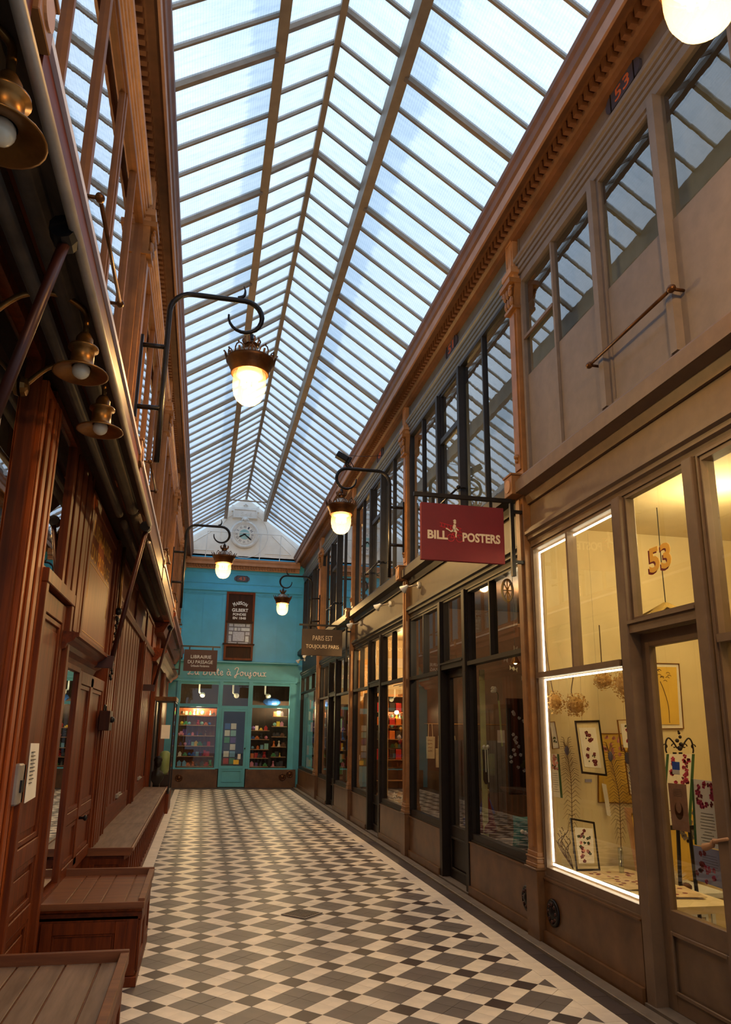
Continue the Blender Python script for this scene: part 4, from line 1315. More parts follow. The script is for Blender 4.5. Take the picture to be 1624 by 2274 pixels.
# glass show case with a dark bust and green vase
o = thing('glass_show_case', 'tall narrow glass show case at the far end of the bench', 'display case', (-0.72, 15.9, 0.0))
MB().box(-0.90, -0.52, 15.25, 16.5, 0.0, 0.36).build('base', 'wood', o)
mb = MB()
for x in (-0.885, -0.535):
    for y in (15.27, 16.48):
        mb.box(x - 0.015, x + 0.015, y - 0.015, y + 0.015, 0.36, 2.10)
mb.frame_yz(-0.55, -0.52, 15.25, 16.5, 0.36, 2.10, 0.03).build('frame', 'black', o)
MB().box(-0.91, -0.505, 15.23, 16.52, 2.10, 2.18).build('top', 'bronze', o)
MB().box(-0.537, -0.533, 15.29, 16.46, 0.40, 2.06).build('pane', 'pane', o)
MB().box(-0.87, -0.55, 15.268, 15.272, 0.40, 2.06).build('pane', 'pane', o)
b = thing('dark_bust', 'small dark bust standing inside the glass show case', 'bust', (-0.78, 15.55, 0.36))
MB().box(-0.86, -0.70, 15.47, 15.63, 0.36, 0.45).build('pedestal', 'wood_dk', b)
mb = MB().lathe([(0.05, 0.45), (0.06, 0.52), (0.13, 0.62), (0.14, 0.70), (0.10, 0.76), (0.045, 0.79), (0.045, 0.83)], (-0.78, 15.55, 0), 14)
mb.ball((-0.78, 15.55, 0.92), 0.085, 12, 0, (0.85, 1, 1.2)).ball((-0.78, 15.48, 0.91), 0.022, 6).ball((-0.78, 15.57, 0.97), 0.085, 10, 0, (1, 1, 0.9))
mb.build('figure', 'black', b, True)
b = thing('green_vase', 'pale green rounded vase inside the glass show case', 'vase', (-0.64, 15.8, 0.36))
MB().box(-0.72, -0.56, 15.72, 15.88, 0.36, 0.68).build('stand', 'wood_dk', b)
MB().lathe([(0.05, 0.68), (0.08, 0.72), (0.115, 0.84), (0.12, 0.98), (0.10, 1.09), (0.06, 1.13), (0.01, 1.14)], (-0.665, 15.8, 0), 18).build('body', mat('pale_green_glaze', (172, 186, 120), 0.3, 0, 0.08), b, True)
b = thing('small_notice', 'small white square notice on the show case glass', 'notice', (-0.67, 15.26, 1.5))
MB().box(-0.75, -0.585, 15.258, 15.264, 1.38, 1.64).build('sheet', 'paper', b)

# hanging wall box and hung rod on the bookshop post
o = thing('wall_box', 'small dark wooden box fixed to the bookshop post', 'box', (-0.93, 7.75, 1.6))
MB().box(-0.935, -0.84, 7.40, 7.62, 1.56, 1.74).build('case', 'wood_dk', o, bevel=0.004)
MB().ball((-0.83, 7.5, 1.66), 0.03, 8).build('knob', 'iron', o, True)
MB().tube([(-0.90, 7.42, 1.74), (-0.90, 7.45, 1.79), (-0.90, 7.52, 1.79), (-0.90, 7.55, 1.74)], 0.01, 6).build('loop', 'iron', o)

# ---- awnings with folding arms
def awning(y0, y1, label, zb, xb):
    o = thing('folded_awning', label, 'awning', (-0.8, (y0 + y1) / 2, 3.2), 'folded awnings over the left shops')
    MB().tube([(xb, y0, zb), (xb, (y0 + y1) / 2, zb - 0.01), (xb, y1, zb)], 0.021, 10).build('front_bar', 'alu', o, True)
    mb = MB()
    mb.tube([(-0.70, y0 + 0.05, 3.44), (-0.70, y1 - 0.05, 3.42)], 0.05, 12)
    mb.tube([(-0.80, y0 + 0.08, 3.38), (-0.80, y1 - 0.08, 3.36)], 0.032, 10)
    mb.build('rolled_canvas', 'canvas', o, True)
    MB().profY([(-0.71, 3.485), (xb - 0.012, zb + 0.02), (xb - 0.004, zb + 0.024), (-0.70, 3.495)], y0 + 0.05, y1 - 0.05).build('valance', 'canvas', o)
    return o
awning(0.3, 6.42, 'rolled dark awning with pale front bar over the near wooden shop', 3.31, -0.55)
awning(6.62, 12.4, 'rolled dark awning over the shuttered bookshop', 3.19, -0.56)
def arm(y, label, z1, x1, z0, x0):
    o = thing('awning_arm', label, 'awning arm', (x0, y, z0), 'awning support arms')
    MB().tube([(x0, y, z0), (x0 + (x1 - x0) * 0.5, y, z0 + (z1 - z0) * 0.5), (x1, y, z1)], 0.021, 8).build('strut', 'rodw', o, True)
    MB().box(-0.955, x0 + 0.02, y - 0.03, y + 0.03, z0 - 0.05, z0 + 0.05).build('wall_bracket', 'rodw', o)
    MB().lathe([(0.045, -0.05), (0.05, 0), (0.045, 0.05)], (x1 - 0.01, y, z1), 10, 0, 'Y').build('end_joint', 'iron', o)
arm(2.45, 'red brown iron awning arm nearest the viewer, crossing the dark shop window', 3.30, -0.58, 2.55, -0.74)
arm(6.5, 'red brown iron awning arm beside the gilt LIBRAIRIE panel', 3.30, -0.58, 2.12, -0.77)
arm(12.3, 'iron awning arm at the far end of the second awning', 3.16, -0.58, 2.2, -0.78)
o = thing('crank_rod', 'thin brass awning crank rod hanging on the post right of the LIBRAIRIE panel', 'rod', (-0.90, 7.75, 2.8))
MB().tube([(-0.895, 7.75, 3.4), (-0.895, 7.75, 2.75)], 0.018).build('tube', 'brass', o, True)
MB().ball((-0.895, 7.75, 2.73), 0.04, 8).tube([(-0.895, 7.66, 2.66), (-0.895, 7.84, 2.66)], 0.015, 6).build('gear', 'iron', o, True)
mb = MB()
for q in range(22):
    z = 2.64 - q * 0.028
    mb.ball((-0.895 + 0.008 * math.sin(q * 2.1), 7.74 - q * 0.004, z), 0.015, 6, 0, (1, 1, 1.3))
mb.build('chain', 'iron', o, True)

# ---- gooseneck brass lamps under the left awning
def gooseneck(y, label):
    o = thing('gooseneck_lamp', label, 'lamp', (-0.605, y, 3.09), 'brass gooseneck lamps along the left shop front')
    pts = smooth_path([(-0.955, y - 0.16, 3.20), (-0.85, y - 0.12, 3.34), (-0.72, y - 0.06, 3.40), (-0.62, y - 0.005, 3.37), (-0.605, y, 3.29), (-0.605, y, 3.24)], 5)
    MB().tube(pts, 0.013, 8).build('arm', 'brass', o, True)
    MB().lathe([(0.022, 3.26), (0.036, 3.235), (0.036, 3.20), (0.062, 3.195), (0.064, 3.185), (0.048, 3.18), (0.048, 3.115), (0.06, 3.10), (0.112, 3.075), (0.116, 3.068), (0.108, 3.068), (0.056, 3.092), (0.04, 3.10)], (-0.605, y, 0), 24, 0, 'Z', False, False).build('shade', 'brass', o, True)
    MB().ball((-0.605, y, 3.085), 0.038, 14).build('bulb', 'milk', o, True)
    MB().lathe([(0.05, 0), (0.045, 0.02), (0.02, 0.03)], (-0.96, y - 0.16, 3.20), 12, 0, 'X').build('wall_rose', 'brass', o)
gooseneck(1.74, 'large blurred brass gooseneck lamp nearest the viewer at the left edge')
gooseneck(3.08, 'brass gooseneck lamp over the tall orange door post')
gooseneck(3.72, 'brass gooseneck lamp hanging next to the panelled door, further one')

# ---- bracket lanterns of the passage
def lantern(side, y, label):
    s = 1 if side == 'left' else -1
    wx = -0.715 if side == 'left' else 2.715
    gx = wx + s * 0.935
    o = thing('bracket_lantern', label, 'lantern', (wx, y, 4.3), 'gas style bracket lanterns')
    X = lambda d: wx + s * d
    MB().box(X(0.0), X(0.022), y - 0.02, y + 0.02, 4.10, 4.86).build('wall_bar', 'iron', o)
    pts = [(X(0.215), y, 3.72), (X(0.215), y, 4.4), (X(0.215), y, 5.12)] + [(X(0.215 + 0.19 * (1 - math.cos(a))), y, 5.12 + 0.19 * math.sin(a)) for a in [PI / 2 * q / 6 for q in range(1, 7)]]
    pts += [(X(0.60), y, 5.31), (X(0.84), y, 5.31)]
    pts += [(X(0.86 + 0.165 * math.sin(a) * (1 - a * 0.035)), y, 5.145 + 0.165 * math.cos(a) * (1 - a * 0.035)) for a in [q * 0.3 for q in range(0, 17)]]
    MB().tube(pts, [0.024] * (len(pts) - 12) + [0.023 - 0.0012 * q for q in range(12)], 10).build('arm', 'iron', o, True)
    MB().tube([(X(0.02), y, 4.77), (X(0.22), y, 4.77)], 0.021, 10).build('stay', 'iron', o, True)
    MB().tube([(X(0.02), y, 4.20), (X(0.22), y, 4.20)], 0.021, 10).build('stay', 'iron', o, True)
    tip = [(X(0.80), y, 5.33), (X(0.845), y, 5.36), (X(0.855), y, 5.41), (X(0.84), y, 5.46)]
    MB().tube(smooth_path(tip), [0.02 - 0.0011 * q for q in range(16)], 8).build('spur', 'iron', o, True)
    cx = gx
    MB().tube([(cx, y, 4.985), (cx, y, 4.90)], 0.018, 10).build('hanger', 'iron', o, True)
    mb = MB().lathe([(0.022, 4.92), (0.05, 4.90), (0.066, 4.885), (0.05, 4.875), (0.045, 4.85), (0.06, 4.835), (0.075, 4.82)], (cx, y, 0), 20)
    for q in range(10):
        a = 2 * PI * q / 10
        mb.tube([(cx + 0.062 * math.cos(a), y + 0.062 * math.sin(a), 4.88), (cx + 0.078 * math.cos(a), y + 0.078 * math.sin(a), 4.925), (cx + 0.072 * math.cos(a), y + 0.072 * math.sin(a), 4.94)], 0.008, 5)
    mb.build('crown', 'bronze', o)
    MB().lathe([(0.07, 4.83), (0.10, 4.80), (0.125, 4.755), (0.15, 4.745)], (cx, y, 0), 24).build('dome', 'alu', o, True)
    ring = MB().lathe([(0.15, 4.752), (0.205, 4.735), (0.212, 4.715), (0.195, 4.70), (0.18, 4.66), (0.17, 4.65), (0.165, 4.60), (0.15, 4.595), (0.145, 4.61), (0.10, 4.70)], (cx, y, 0), 28, 0, 'Z', False, False)
    ring = ring.build('gallery_ring', 'bronze', o, True)
    mb = MB()
    for q in range(12):
        a = 2 * PI * q / 12
        for k in range(7):
            pass
        big = q % 2 == 0
        hgt, wd = (0.062, 0.044) if big else (0.04, 0.03)
        t = Vector((-math.sin(a), math.cos(a), 0))
        rr = Vector((math.cos(a), math.sin(a), 0))
        c = Vector((cx, y, 4.73)) + rr * 0.203
        loop = [c + t * (wd * math.cos(b)) + (Vector((0, 0, 1)) + rr * 0.35) * (hgt * math.sin(b)) for b in [PI * k / 6 for k in range(7)]]
        mb.tube(loop, 0.006, 5)
        mb.tube([c, c + (Vector((0, 0, 1)) + rr * 0.35) * hgt * 0.6], 0.01, 5)
        mb.ball(c + (Vector((0, 0, 1)) + rr * 0.4) * (hgt + 0.008), 0.009, 6)
    mb.build('cresting', 'bronze', ring)
    MB().lathe([(0.141, 4.60), (0.144, 4.54), (0.143, 4.47), (0.132, 4.41), (0.108, 4.36), (0.07, 4.327), (0.03, 4.315), (0.002, 4.313)], (cx, y, 0), 28, 0, 'Z', False, False).build('globe', 'globe', o, True)
    MB().lathe([(0.10, 4.66), (0.115, 4.60), (0.12, 4.585), (0.09, 4.58), (0.005, 4.585)], (cx, y, 0), 20, 0, 'Z', False, False).build('reflector', 'mantle', o, True)
    mb = MB()
    for q in range(8):
        a = 2 * PI * q / 8
        mb.tube([(cx + 0.06 * math.cos(a), y + 0.06 * math.sin(a), 4.585), (cx + 0.062 * math.cos(a), y + 0.062 * math.sin(a), 4.49)], 0.016, 6)
    mb.build('bulb', 'bulb', o, True)
    point('lamp_light', (cx, y, 4.42), LAMP_W, (1.0, 0.66, 0.32), 0.09, o)
    return o
lantern('left', 5.95, 'lit bracket lantern on the left wall, the large one against the glass roof')
lantern('left', 13.75, 'lit bracket lantern on the left wall farther off, in front of the white gable')
lantern('right', 2.0, 'lit lantern cut off by the top right corner of the photo')
lantern('right', 10.0, 'lit bracket lantern on the right wall under the grey floodlight')
lantern('right', 18.0, 'lit bracket lantern nearest the turquoise end wall, right side')
lantern('left', -2.0, 'lit bracket lantern on the left wall behind the viewer')
lantern('right', -6.0, 'lit bracket lantern on the right wall behind the viewer')

# floodlight on the right lantern arm
o = thing('floodlight', 'grey boxy floodlight with loose wires mounted on the right lantern arm', 'floodlight', (1.80, 10.0, 5.46))
fb = MB()
q = Matrix.Rotation(0.5, 3, 'Y')
for (a0, a1, b0, b1, c0, c1) in ((-0.11, 0.07, -0.06, 0.06, -0.045, 0.045), (0.07, 0.12, -0.05, 0.05, -0.06, 0.05)):
    k = len(fb.v)
    fb.box(a0, a1, b0, b1, c0, c1)
    for i in range(k, len(fb.v)):
        v = q @ Vector((fb.v[i][0], fb.v[i][1], -fb.v[i][2]))
        fb.v[i] = (1.79 + v.x, 10.0 + v.y, 5.47 + v.z)
for i in range(len(fb.f)):
    fb.f[i] = tuple(reversed(fb.f[i]))
fb.build('housing', 'iron', o, bevel=0.01)
MB().tube(smooth_path([(1.85, 10.0, 5.42), (1.83, 9.98, 5.36), (1.86, 10.0, 5.33)]), 0.012, 6).tube(smooth_path([(1.87, 10.0, 5.46), (1.92, 9.97, 5.38), (1.95, 10.0, 5.34)]), 0.006, 5).tube(smooth_path([(1.88, 10.0, 5.52), (2.1, 10.0, 5.52), (2.4, 10.05, 5.58)]), 0.004, 5).build('cable', 'iron', o)

# ---- hanging signs
def hang_sign(name, x0, x1, y, z0, z1, board, wall_x, label):
    o = thing(name, label, 'sign', ((x0 + x1) / 2, y, z0), 'hanging shop signs')
    bd = MB().box(x0, x1, y - 0.02, y + 0.02, z0, z1).build('board', board, o, bevel=0.003)
    s = 1 if wall_x > x1 else -1
    xa = (x1 + 0.085) if s > 0 else (x0 - 0.085)
    xe = x0 - 0.06 if s > 0 else x1 + 0.06
    mb = MB().box(min(xa, xe), max(xa, xe), y - 0.017, y + 0.017, z1 + 0.06, z1 + 0.095)
    mb.box(xa - 0.017, xa + 0.017, y - 0.017, y + 0.017, z0 - 0.10, z1 + 0.06)
    for zz in (z1 - 0.02, z0 + 0.03):
        mb.box(min(xa, wall_x), max(xa, wall_x), y - 0.014, y + 0.014, zz - 0.014, zz + 0.014)
    for xx in (x0 + (x1 - x0) * 0.15, x1 - (x1 - x0) * 0.15):
        mb.box(xx - 0.015, xx + 0.015, y - 0.01, y + 0.01, z1, z1 + 0.06)
    mb.build('bracket', 'iron', o)
    return bd
yS = 5.95
s = hang_sign('hanging_sign', 1.765, 2.535, yS, 3.035, 3.55, 'red', 2.735, 'crimson hanging sign lettered BILL POSTERS with a cyclist')
yf = yS - 0.0205
mb = MB()
text(mb, 'BILL', (1.915, yf, 3.262), (1, 0, 0), (0, 0, 1), 0.185, 0.078, 0.006, bold=0.035)
text(mb, 'POSTERS', (2.318, yf, 3.255), (1, 0, 0), (0, 0, 1), 0.352, 0.083, 0.006, bold=0.035)
mb.build('lettering', 'creamtxt', s)
mb = MB()
for cx, cz in ((2.035, 3.242), (2.115, 3.24)):
    mb.tube([(cx + 0.032 * math.cos(a), yf, cz + 0.032 * math.sin(a)) for a in [2 * PI * k / 18 for k in range(19)]], 0.0032, 5)
mb.tube([(2.035, yf, 3.242), (2.05, yf, 3.285), (2.09, yf, 3.285), (2.115, yf, 3.24)], 0.003, 5).tube([(2.035, yf, 3.242), (2.07, yf, 3.245), (2.09, yf, 3.285)], 0.003, 5).tube([(2.05, yf, 3.285), (2.07, yf, 3.245)], 0.003, 5)
def LD(t, u):
    return (1.935 + 0.20 * t, yf, 3.358 - 0.045 * t + u * 0.034)
mb.tube([LD(0, 0.5), LD(1, 0.5)], 0.003, 5).tube([LD(0, -0.5), LD(1, -0.5)], 0.003, 5)
for k in range(7):
    mb.tube([LD(0.08 + k * 0.14, 0.5), LD(0.08 + k * 0.14, -0.5)], 0.0026, 5)
mb.build('bicycle_emblem', 'redline', s)
mb = MB()
def flat(pts):
    mb.prism([(x, yf, z) for x, z in pts], (0, -0.006, 0))
flat([(2.063, 3.395), (2.078, 3.40), (2.084, 3.387), (2.082, 3.372), (2.068, 3.368), (2.060, 3.380)])
flat([(2.055, 3.402), (2.074, 3.412), (2.086, 3.398), (2.062, 3.392)])
flat([(2.062, 3.366), (2.080, 3.362), (2.083, 3.335), (2.078, 3.315), (2.056, 3.322), (2.052, 3.34)])
flat([(2.075, 3.345), (2.083, 3.338), (2.108, 3.315), (2.103, 3.307), (2.080, 3.322)])
flat([(2.054, 3.325), (2.080, 3.318), (2.092, 3.295), (2.084, 3.268), (2.074, 3.268), (2.078, 3.292), (2.056, 3.300)])
flat([(2.076, 3.27), (2.086, 3.27), (2.086, 3.252), (2.094, 3.248), (2.074, 3.248)])
flat([(2.056, 3.322), (2.066, 3.305), (2.035, 3.292), (2.005, 3.312), (2.0, 3.320), (2.008, 3.322), (2.035, 3.304)])
flat([(2.002, 3.312), (1.988, 3.318), (1.992, 3.330), (2.006, 3.324)])
mb.build('cyclist_figure', 'creamtxt', s)
s = hang_sign('hanging_sign', 1.77, 2.545, 13.9, 2.955, 3.455, 'brownsign', 2.735, 'dark brown hanging sign lettered PARIS EST TOUJOURS PARIS')
yf = 13.9 - 0.0205
mb = MB()
text(mb, 'PARIS EST', (2.165, yf, 3.285), (1, 0, 0), (0, 0, 1), 0.38, 0.092, 0.006)
text(mb, 'TOUJOURS PARIS', (2.165, yf, 3.115), (1, 0, 0), (0, 0, 1), 0.63, 0.092, 0.006)
mb.build('lettering', 'creamtxt', s)
s = hang_sign('hanging_sign', -0.49, 0.275, 17.8, 2.875, 3.375, 'wine', -0.735, 'dark wine hanging sign lettered LIBRAIRIE DU PASSAGE')
yf = 17.8 - 0.0205
mb = MB()
text(mb, 'LIBRAIRIE', (-0.10, yf, 3.21), (1, 0, 0), (0, 0, 1), 0.47, 0.075, 0.006)
text(mb, 'DU PASSAGE', (-0.11, yf, 3.09), (1, 0, 0), (0, 0, 1), 0.57, 0.075, 0.006)
text(mb, 'Gribaudo-Vandamme', (-0.11, yf, 3.0), (1, 0, 0), (0, 0, 1), 0.42, 0.05, 0.005)
mb.build('lettering', 'whitetxt', s)

# handwritten LA BOITE A JOUJOUX on the toyshop band
GL = {
 'L': ([[(0.1, .75), (.3, 1), (.42, .8), (.2, .2), (.0, .1), (.1, 0), (.35, .08), (.6, .0), (.75, .15)]], .8),
 'a': ([[(.42, .42), (.2, .5), (.05, .25), (.2, .0), (.4, .2), (.45, .48), (.42, .15), (.52, .0), (.62, .08)]], .6),
 'B': ([[(.15, .9), (.2, .5), (.15, .05)], [(.0, .8), (.2, 1), (.5, .95), (.45, .65), (.2, .55), (.55, .5), (.6, .15), (.3, .0), (.05, .1)]], .75),
 'o': ([[(.3, .5), (.08, .3), (.2, .0), (.45, .15), (.42, .45), (.25, .48), (.4, .4), (.6, .42)]], .6),
 'i': ([[(.0, .2), (.1, .48), (.1, .15), (.2, .0), (.32, .1)], [(.0, .62), (.1, .75), (.2, .62)]], .34),
 't': ([[(.0, .2), (.18, .85), (.14, .15), (.26, .0), (.38, .1)], [(.02, .58), (.34, .6)]], .38),
 'e': ([[(.0, .2), (.3, .28), (.3, .48), (.12, .46), (.06, .15), (.22, .0), (.45, .12)]], .48),
 'A': ([[(.42, .42), (.2, .5), (.05, .25), (.2, .0), (.4, .2), (.45, .48), (.42, .15), (.52, .0), (.62, .08)], [(.12, .8), (.32, .64)]], .62),
 'J': ([[(.0, .75), (.25, 1), (.5, .9), (.35, .4), (.2, -.2), (.05, -.25), (.1, .0), (.6, .25)]], .62),
 'u': ([[(.0, .2), (.1, .48), (.1, .12), (.25, .0), (.4, .15), (.45, .48), (.44, .12), (.54, .0), (.64, .1)]], .62),
 'j': ([[(.0, .2), (.14, .48), (.14, -.15), (.02, -.3), (-.05, -.15), (.3, .12)], [(.12, .64), (.16, .68)]], .34),
 'x': ([[(.0, .45), (.18, .42), (.28, .05), (.5, .02)], [(.5, .48), (.3, .42), (.18, .04), (.0, .05)]], .55),
}
mb = MB()
cur = -0.46
for ch in 'La Boite A Joujoux':
    if ch == ' ':
        cur += 0.075
        continue
    st, wd = GL[ch]
    for p in st:
        pts = [(cur + x * 0.215, YF - 0.085, 3.06 + z * 0.225) for x, z in p]
        mb.tube(smooth_path(pts, 4), 0.0135, 6)
    cur += wd * 0.215 + 0.012
sg = thing('script_sign', 'white handwritten sign La Boite a Joujoux on the turquoise band', 'sign', (0.9, YF - 0.08, 3.05))
mb.build('lettering', 'pinktxt', sg, True)

# ---- clock, date tablet and safety rail on the gable
ck = thing('wall_clock', 'round white clock with roman numerals on the white gable', 'clock', (0.915, YF - 0.02, 7.265))

mb = MB()
mb.lathe([(0.435, 0.0), (0.43, -0.06), (0.40, -0.085), (0.36, -0.08), (0.335, -0.055)], (0.915, YF - 0.002, 7.265), 40, 0, 'Y')
for f in range(len(mb.f)):
    mb.f[f] = tuple(reversed(mb.f[f]))
for k in range(48):
    a = 2 * PI * k / 48
    mb.ball((0.915 + 0.385 * math.cos(a), YF - 0.085, 7.265 + 0.385 * math.sin(a)), 0.014, 5)
mb.build('rim', 'white_o', ck, True)
mb = MB().lathe([(0.33, 0.0), (0.33, -0.012)], (0.915, YF - 0.05, 7.265), 36, 0, 'Y')
for f in range(len(mb.f)):
    mb.f[f] = tuple(reversed(mb.f[f]))
mb.build('dial', 'white', ck)
mb = MB().lathe([(0.155, 0.0), (0.155, -0.008)], (0.915, YF - 0.062, 7.265), 28, 0, 'Y')
for f in range(len(mb.f)):
    mb.f[f] = tuple(reversed(mb.f[f]))
mb.build('dial_centre', mat('pale_blue_enamel', (150, 196, 200), 0.4, 0, 0.06), ck)
mb = MB()
ROM = ['XII', 'I', 'II', 'III', 'IIII', 'V', 'VI', 'VII', 'VIII', 'IX', 'X', 'XI']
for k in range(12):
    a = PI / 2 - 2 * PI * k / 12
    u = (math.cos(a), 0, math.sin(a))
    r_ = (math.sin(a), 0, -math.cos(a))
    text(mb, ROM[k], (0.915 + 0.235 * math.cos(a), YF - 0.0625, 7.265 + 0.235 * math.sin(a)), r_, u, 0.028 + 0.018 * len(ROM[k]), 0.075, 0.004)
for k in range(60):
    a = 2 * PI * k / 60
    c, s_ = math.cos(a), math.sin(a)
    mb.tube([(0.915 + 0.295 * c, YF - 0.0635, 7.265 + 0.295 * s_), (0.915 + 0.315 * c, YF - 0.0635, 7.265 + 0.315 * s_)], 0.004, 4)
mb.build('numerals', 'plaque', ck)
mb = MB()
for ang, ln, wd in ((-2.62, 0.20, 0.022), (-0.66, 0.275, 0.02)):
    c, s_ = math.cos(ang), math.sin(ang)
    P = lambda t, o_: (0.915 + c * t - s_ * o_, YF - 0.074, 7.265 + s_ * t + c * o_)
    mb.prism([P(-0.06, -wd * 0.6), P(ln * 0.7, -wd), P(ln, 0), P(ln * 0.7, wd), P(-0.06, wd * 0.6)], (0, -0.008, 0))
mb.build('hands', 'iron', ck)
tb = thing('date_tablet', 'white relief tablet dated 1846 above the clock', 'plaque', (0.90, YF, 7.95))
MB().box(0.53, 1.28, YF - 0.05, YF - 0.001, 7.76, 8.12).frame_xz(YF - 0.07, YF - 0.05, 0.55, 1.26, 7.78, 8.06, 0.03).box(0.49, 0.56, YF - 0.065, YF - 0.001, 7.98, 8.17).box(1.25, 1.32, YF - 0.065, YF - 0.001, 7.98, 8.17).box(0.66, 1.15, YF - 0.065, YF - 0.05, 8.04, 8.09).build('tablet', 'white_o', tb, bevel=0.004)
mb = MB()
text(mb, '1846', (0.905, YF - 0.051, 7.91), (1, 0, 0), (0, 0, 1), 0.44, 0.13, 0.02)
mb.build('date', 'white_o', tb)
mb = MB()
for k in range(9):
    a = PI * k / 8
    mb.ball((0.915 + 0.09 * math.cos(a), YF - 0.07, 7.70 + 0.07 * math.sin(a)), 0.03, 7)
mb.ball((0.915, YF - 0.08, 7.72), 0.06, 10)
for k in (-1, 0, 1):
    mb.ball((0.91 + k * 0.05, YF - 0.04, 8.19 + (0.03 if k == 0 else 0)), 0.03, 8)
mb.build('ornament', 'white_o', tb, True)
rl = thing('safety_rail', 'thin white pipe safety rail in front of the gable', 'railing', (0.9, 21.52, 6.48))
mb = MB()
mb.tube([(-0.18, 21.54, 7.26), (0.4, 21.54, 7.26), (1.4, 21.54, 7.27), (2.02, 21.54, 7.27), (2.56, 21.54, 6.80)], 0.013, 8)
mb.build('top_rail', 'white_o', rl)
for x in (-0.17, 0.40, 1.41, 2.01):
    MB().tube([(x, 21.54, 7.26), (x - 0.01, 21.54, 6.66), (x - 0.03, 21.54, 6.46)], 0.012, 8).build('upright', 'white_o', rl)

# ---- small spotlights under the right ledge
def spot(y, label):
    o = thing('spotlight', label, 'spotlight', (2.78, y, 3.52), 'white cone spotlights on the right sign bands')
    MB().lathe([(0.045, -0.028), (0.045, 0.0)], (2.785, y, 3.52), 14, 0, 'X').build('base', 'white_o', o)
    MB().tube([(2.76, y, 3.52), (2.70, y + 0.05, 3.515), (2.66, y + 0.1, 3.51)], 0.011, 6).build('arm', 'alu', o, True)
    d = Vector((-0.6, 0.55, -0.58)).normalized()
    c = Vector((2.65, y + 0.11, 3.53))
    u = d.cross(Vector((0, 0, 1))).normalized()
    v = u.cross(d)
    vs, n = [], 14
    for t, r in ((0, 0.018), (0.03, 0.026), (0.10, 0.062), (0.103, 0.056), (0.04, 0.02)):
        vs += [c + d * t + (u * math.cos(2 * PI * k / n) + v * math.sin(2 * PI * k / n)) * r for k in range(n)]
    fs = [(i * n + k, i * n + (k + 1) % n, (i + 1) * n + (k + 1) % n, (i + 1) * n + k) for i in range(4) for k in range(n)]
    MB().add(vs, fs).build('shade', 'white_o', o, True)
for k, y in enumerate((9.45, 11.05, 13.3, 19.6, 21.0)):
    spot(y, 'white cone spotlight on the dark sign band, ' + ['below the crimson sign', 'second from the crimson sign', 'just beyond the third pilaster', 'first after the brown hanging sign', 'closest to the blue toyshop'][k])

# ---- cast iron medallions on the marble bases
def medal(face, c, label):
    o = thing('cast_medallion', label, 'medallion', c, 'cast iron medallions on the marble bases')
    n = 0.10
    ax = 'X' if face == 'X' else 'Y'
    mb = MB().lathe([(n, 0.0), (n, -0.012), (n * 0.8, -0.02), (n * 0.72, -0.012), (n * 0.5, -0.014), (n * 0.3, -0.03), (0.004, -0.035)], c, 22, 0, ax)
    mb.f = [tuple(reversed(f)) for f in mb.f]
    mb.build('disc', 'bronze' if face == 'Y' else 'iron', o, True)
    mb = MB()
    for k in range(8):
        a = 2 * PI * k / 8
        u, v = 0.062 * math.cos(a), 0.062 * math.sin(a)
        mb.ball((c[0] - 0.012, c[1] + u, c[2] + v) if face == 'X' else (c[0] + u, c[1] - 0.012, c[2] + v), 0.017, 7)
    mb.build('petals', 'rodw', o, True)
medal('X', (2.753, 5.74, 0.255), 'dark cast iron medallion on the marble under the lit gallery window')
medal('X', (2.753, 6.21, 0.265), 'dark cast iron medallion on the marble just left of the gallery pilaster')
medal('Y', (2.33, YF - 0.121, 0.285), 'cast medallion at the right end of the toyshop marble, lower one')
medal('Y', (2.535, YF - 0.121, 0.365), 'cast medallion in the corner right of the toyshop, upper one')
medal('Y', (-0.50, YF - 0.121, 0.255), 'cast medallion on the marble left of the toyshop door')

# ---- contents of the warm gallery
def quad_in(q, f):
    c = (sum(p[0] for p in q) / 4, sum(p[1] for p in q) / 4)
    out = []
    for p in q:
        d = (c[0] - p[0], c[1] - p[1])
        ln = math.hypot(*d)
        out.append((p[0] + d[0] / ln * f * 1.35, p[1] + d[1] / ln * f * 1.35))
    return out
ORD = ['first', 'second', 'third', 'fourth', 'fifth', 'sixth', 'seventh', 'eighth', 'ninth', 'tenth', 'eleventh', 'twelfth', 'thirteenth', 'fourteenth', 'fifteenth', 'sixteenth', 'seventeenth', 'eighteenth', 'nineteenth', 'twentieth', 'twenty-first', 'twenty-second']
def lerp_q(q, u, v):
    """u across, v down inside quad TL TR BR BL"""
    a = [q[0][k] + (q[1][k] - q[0][k]) * u for k in (0, 1)]
    b = [q[3][k] + (q[2][k] - q[3][k]) * u for k in (0, 1)]
    return (a[0] + (b[0] - a[0]) * v, a[1] + (b[1] - a[1]) * v)
def blossoms(mb, q, Y, seed, n, box, rr, mi=0):
    r_ = random.Random(seed)
    for k in range(n):
        u, v = r_.uniform(box[0], box[2]), r_.uniform(box[1], box[3])
        c = lerp_q(q, u, v)
        for j in range(5):
            a = 2 * PI * j / 5 + r_.random()
            p = (c[0] + rr * 0.7 * math.cos(a), c[1] + rr * 0.7 * math.sin(a))
            mb.prism([(p[0] + rr * 0.6 * math.cos(b), Y, p[1] + rr * 0.6 * math.sin(b)) for b in [2 * PI * i / 6 for i in range(6)]], (0, -0.0012 - 0.0003 * (k % 5), 0), mi)
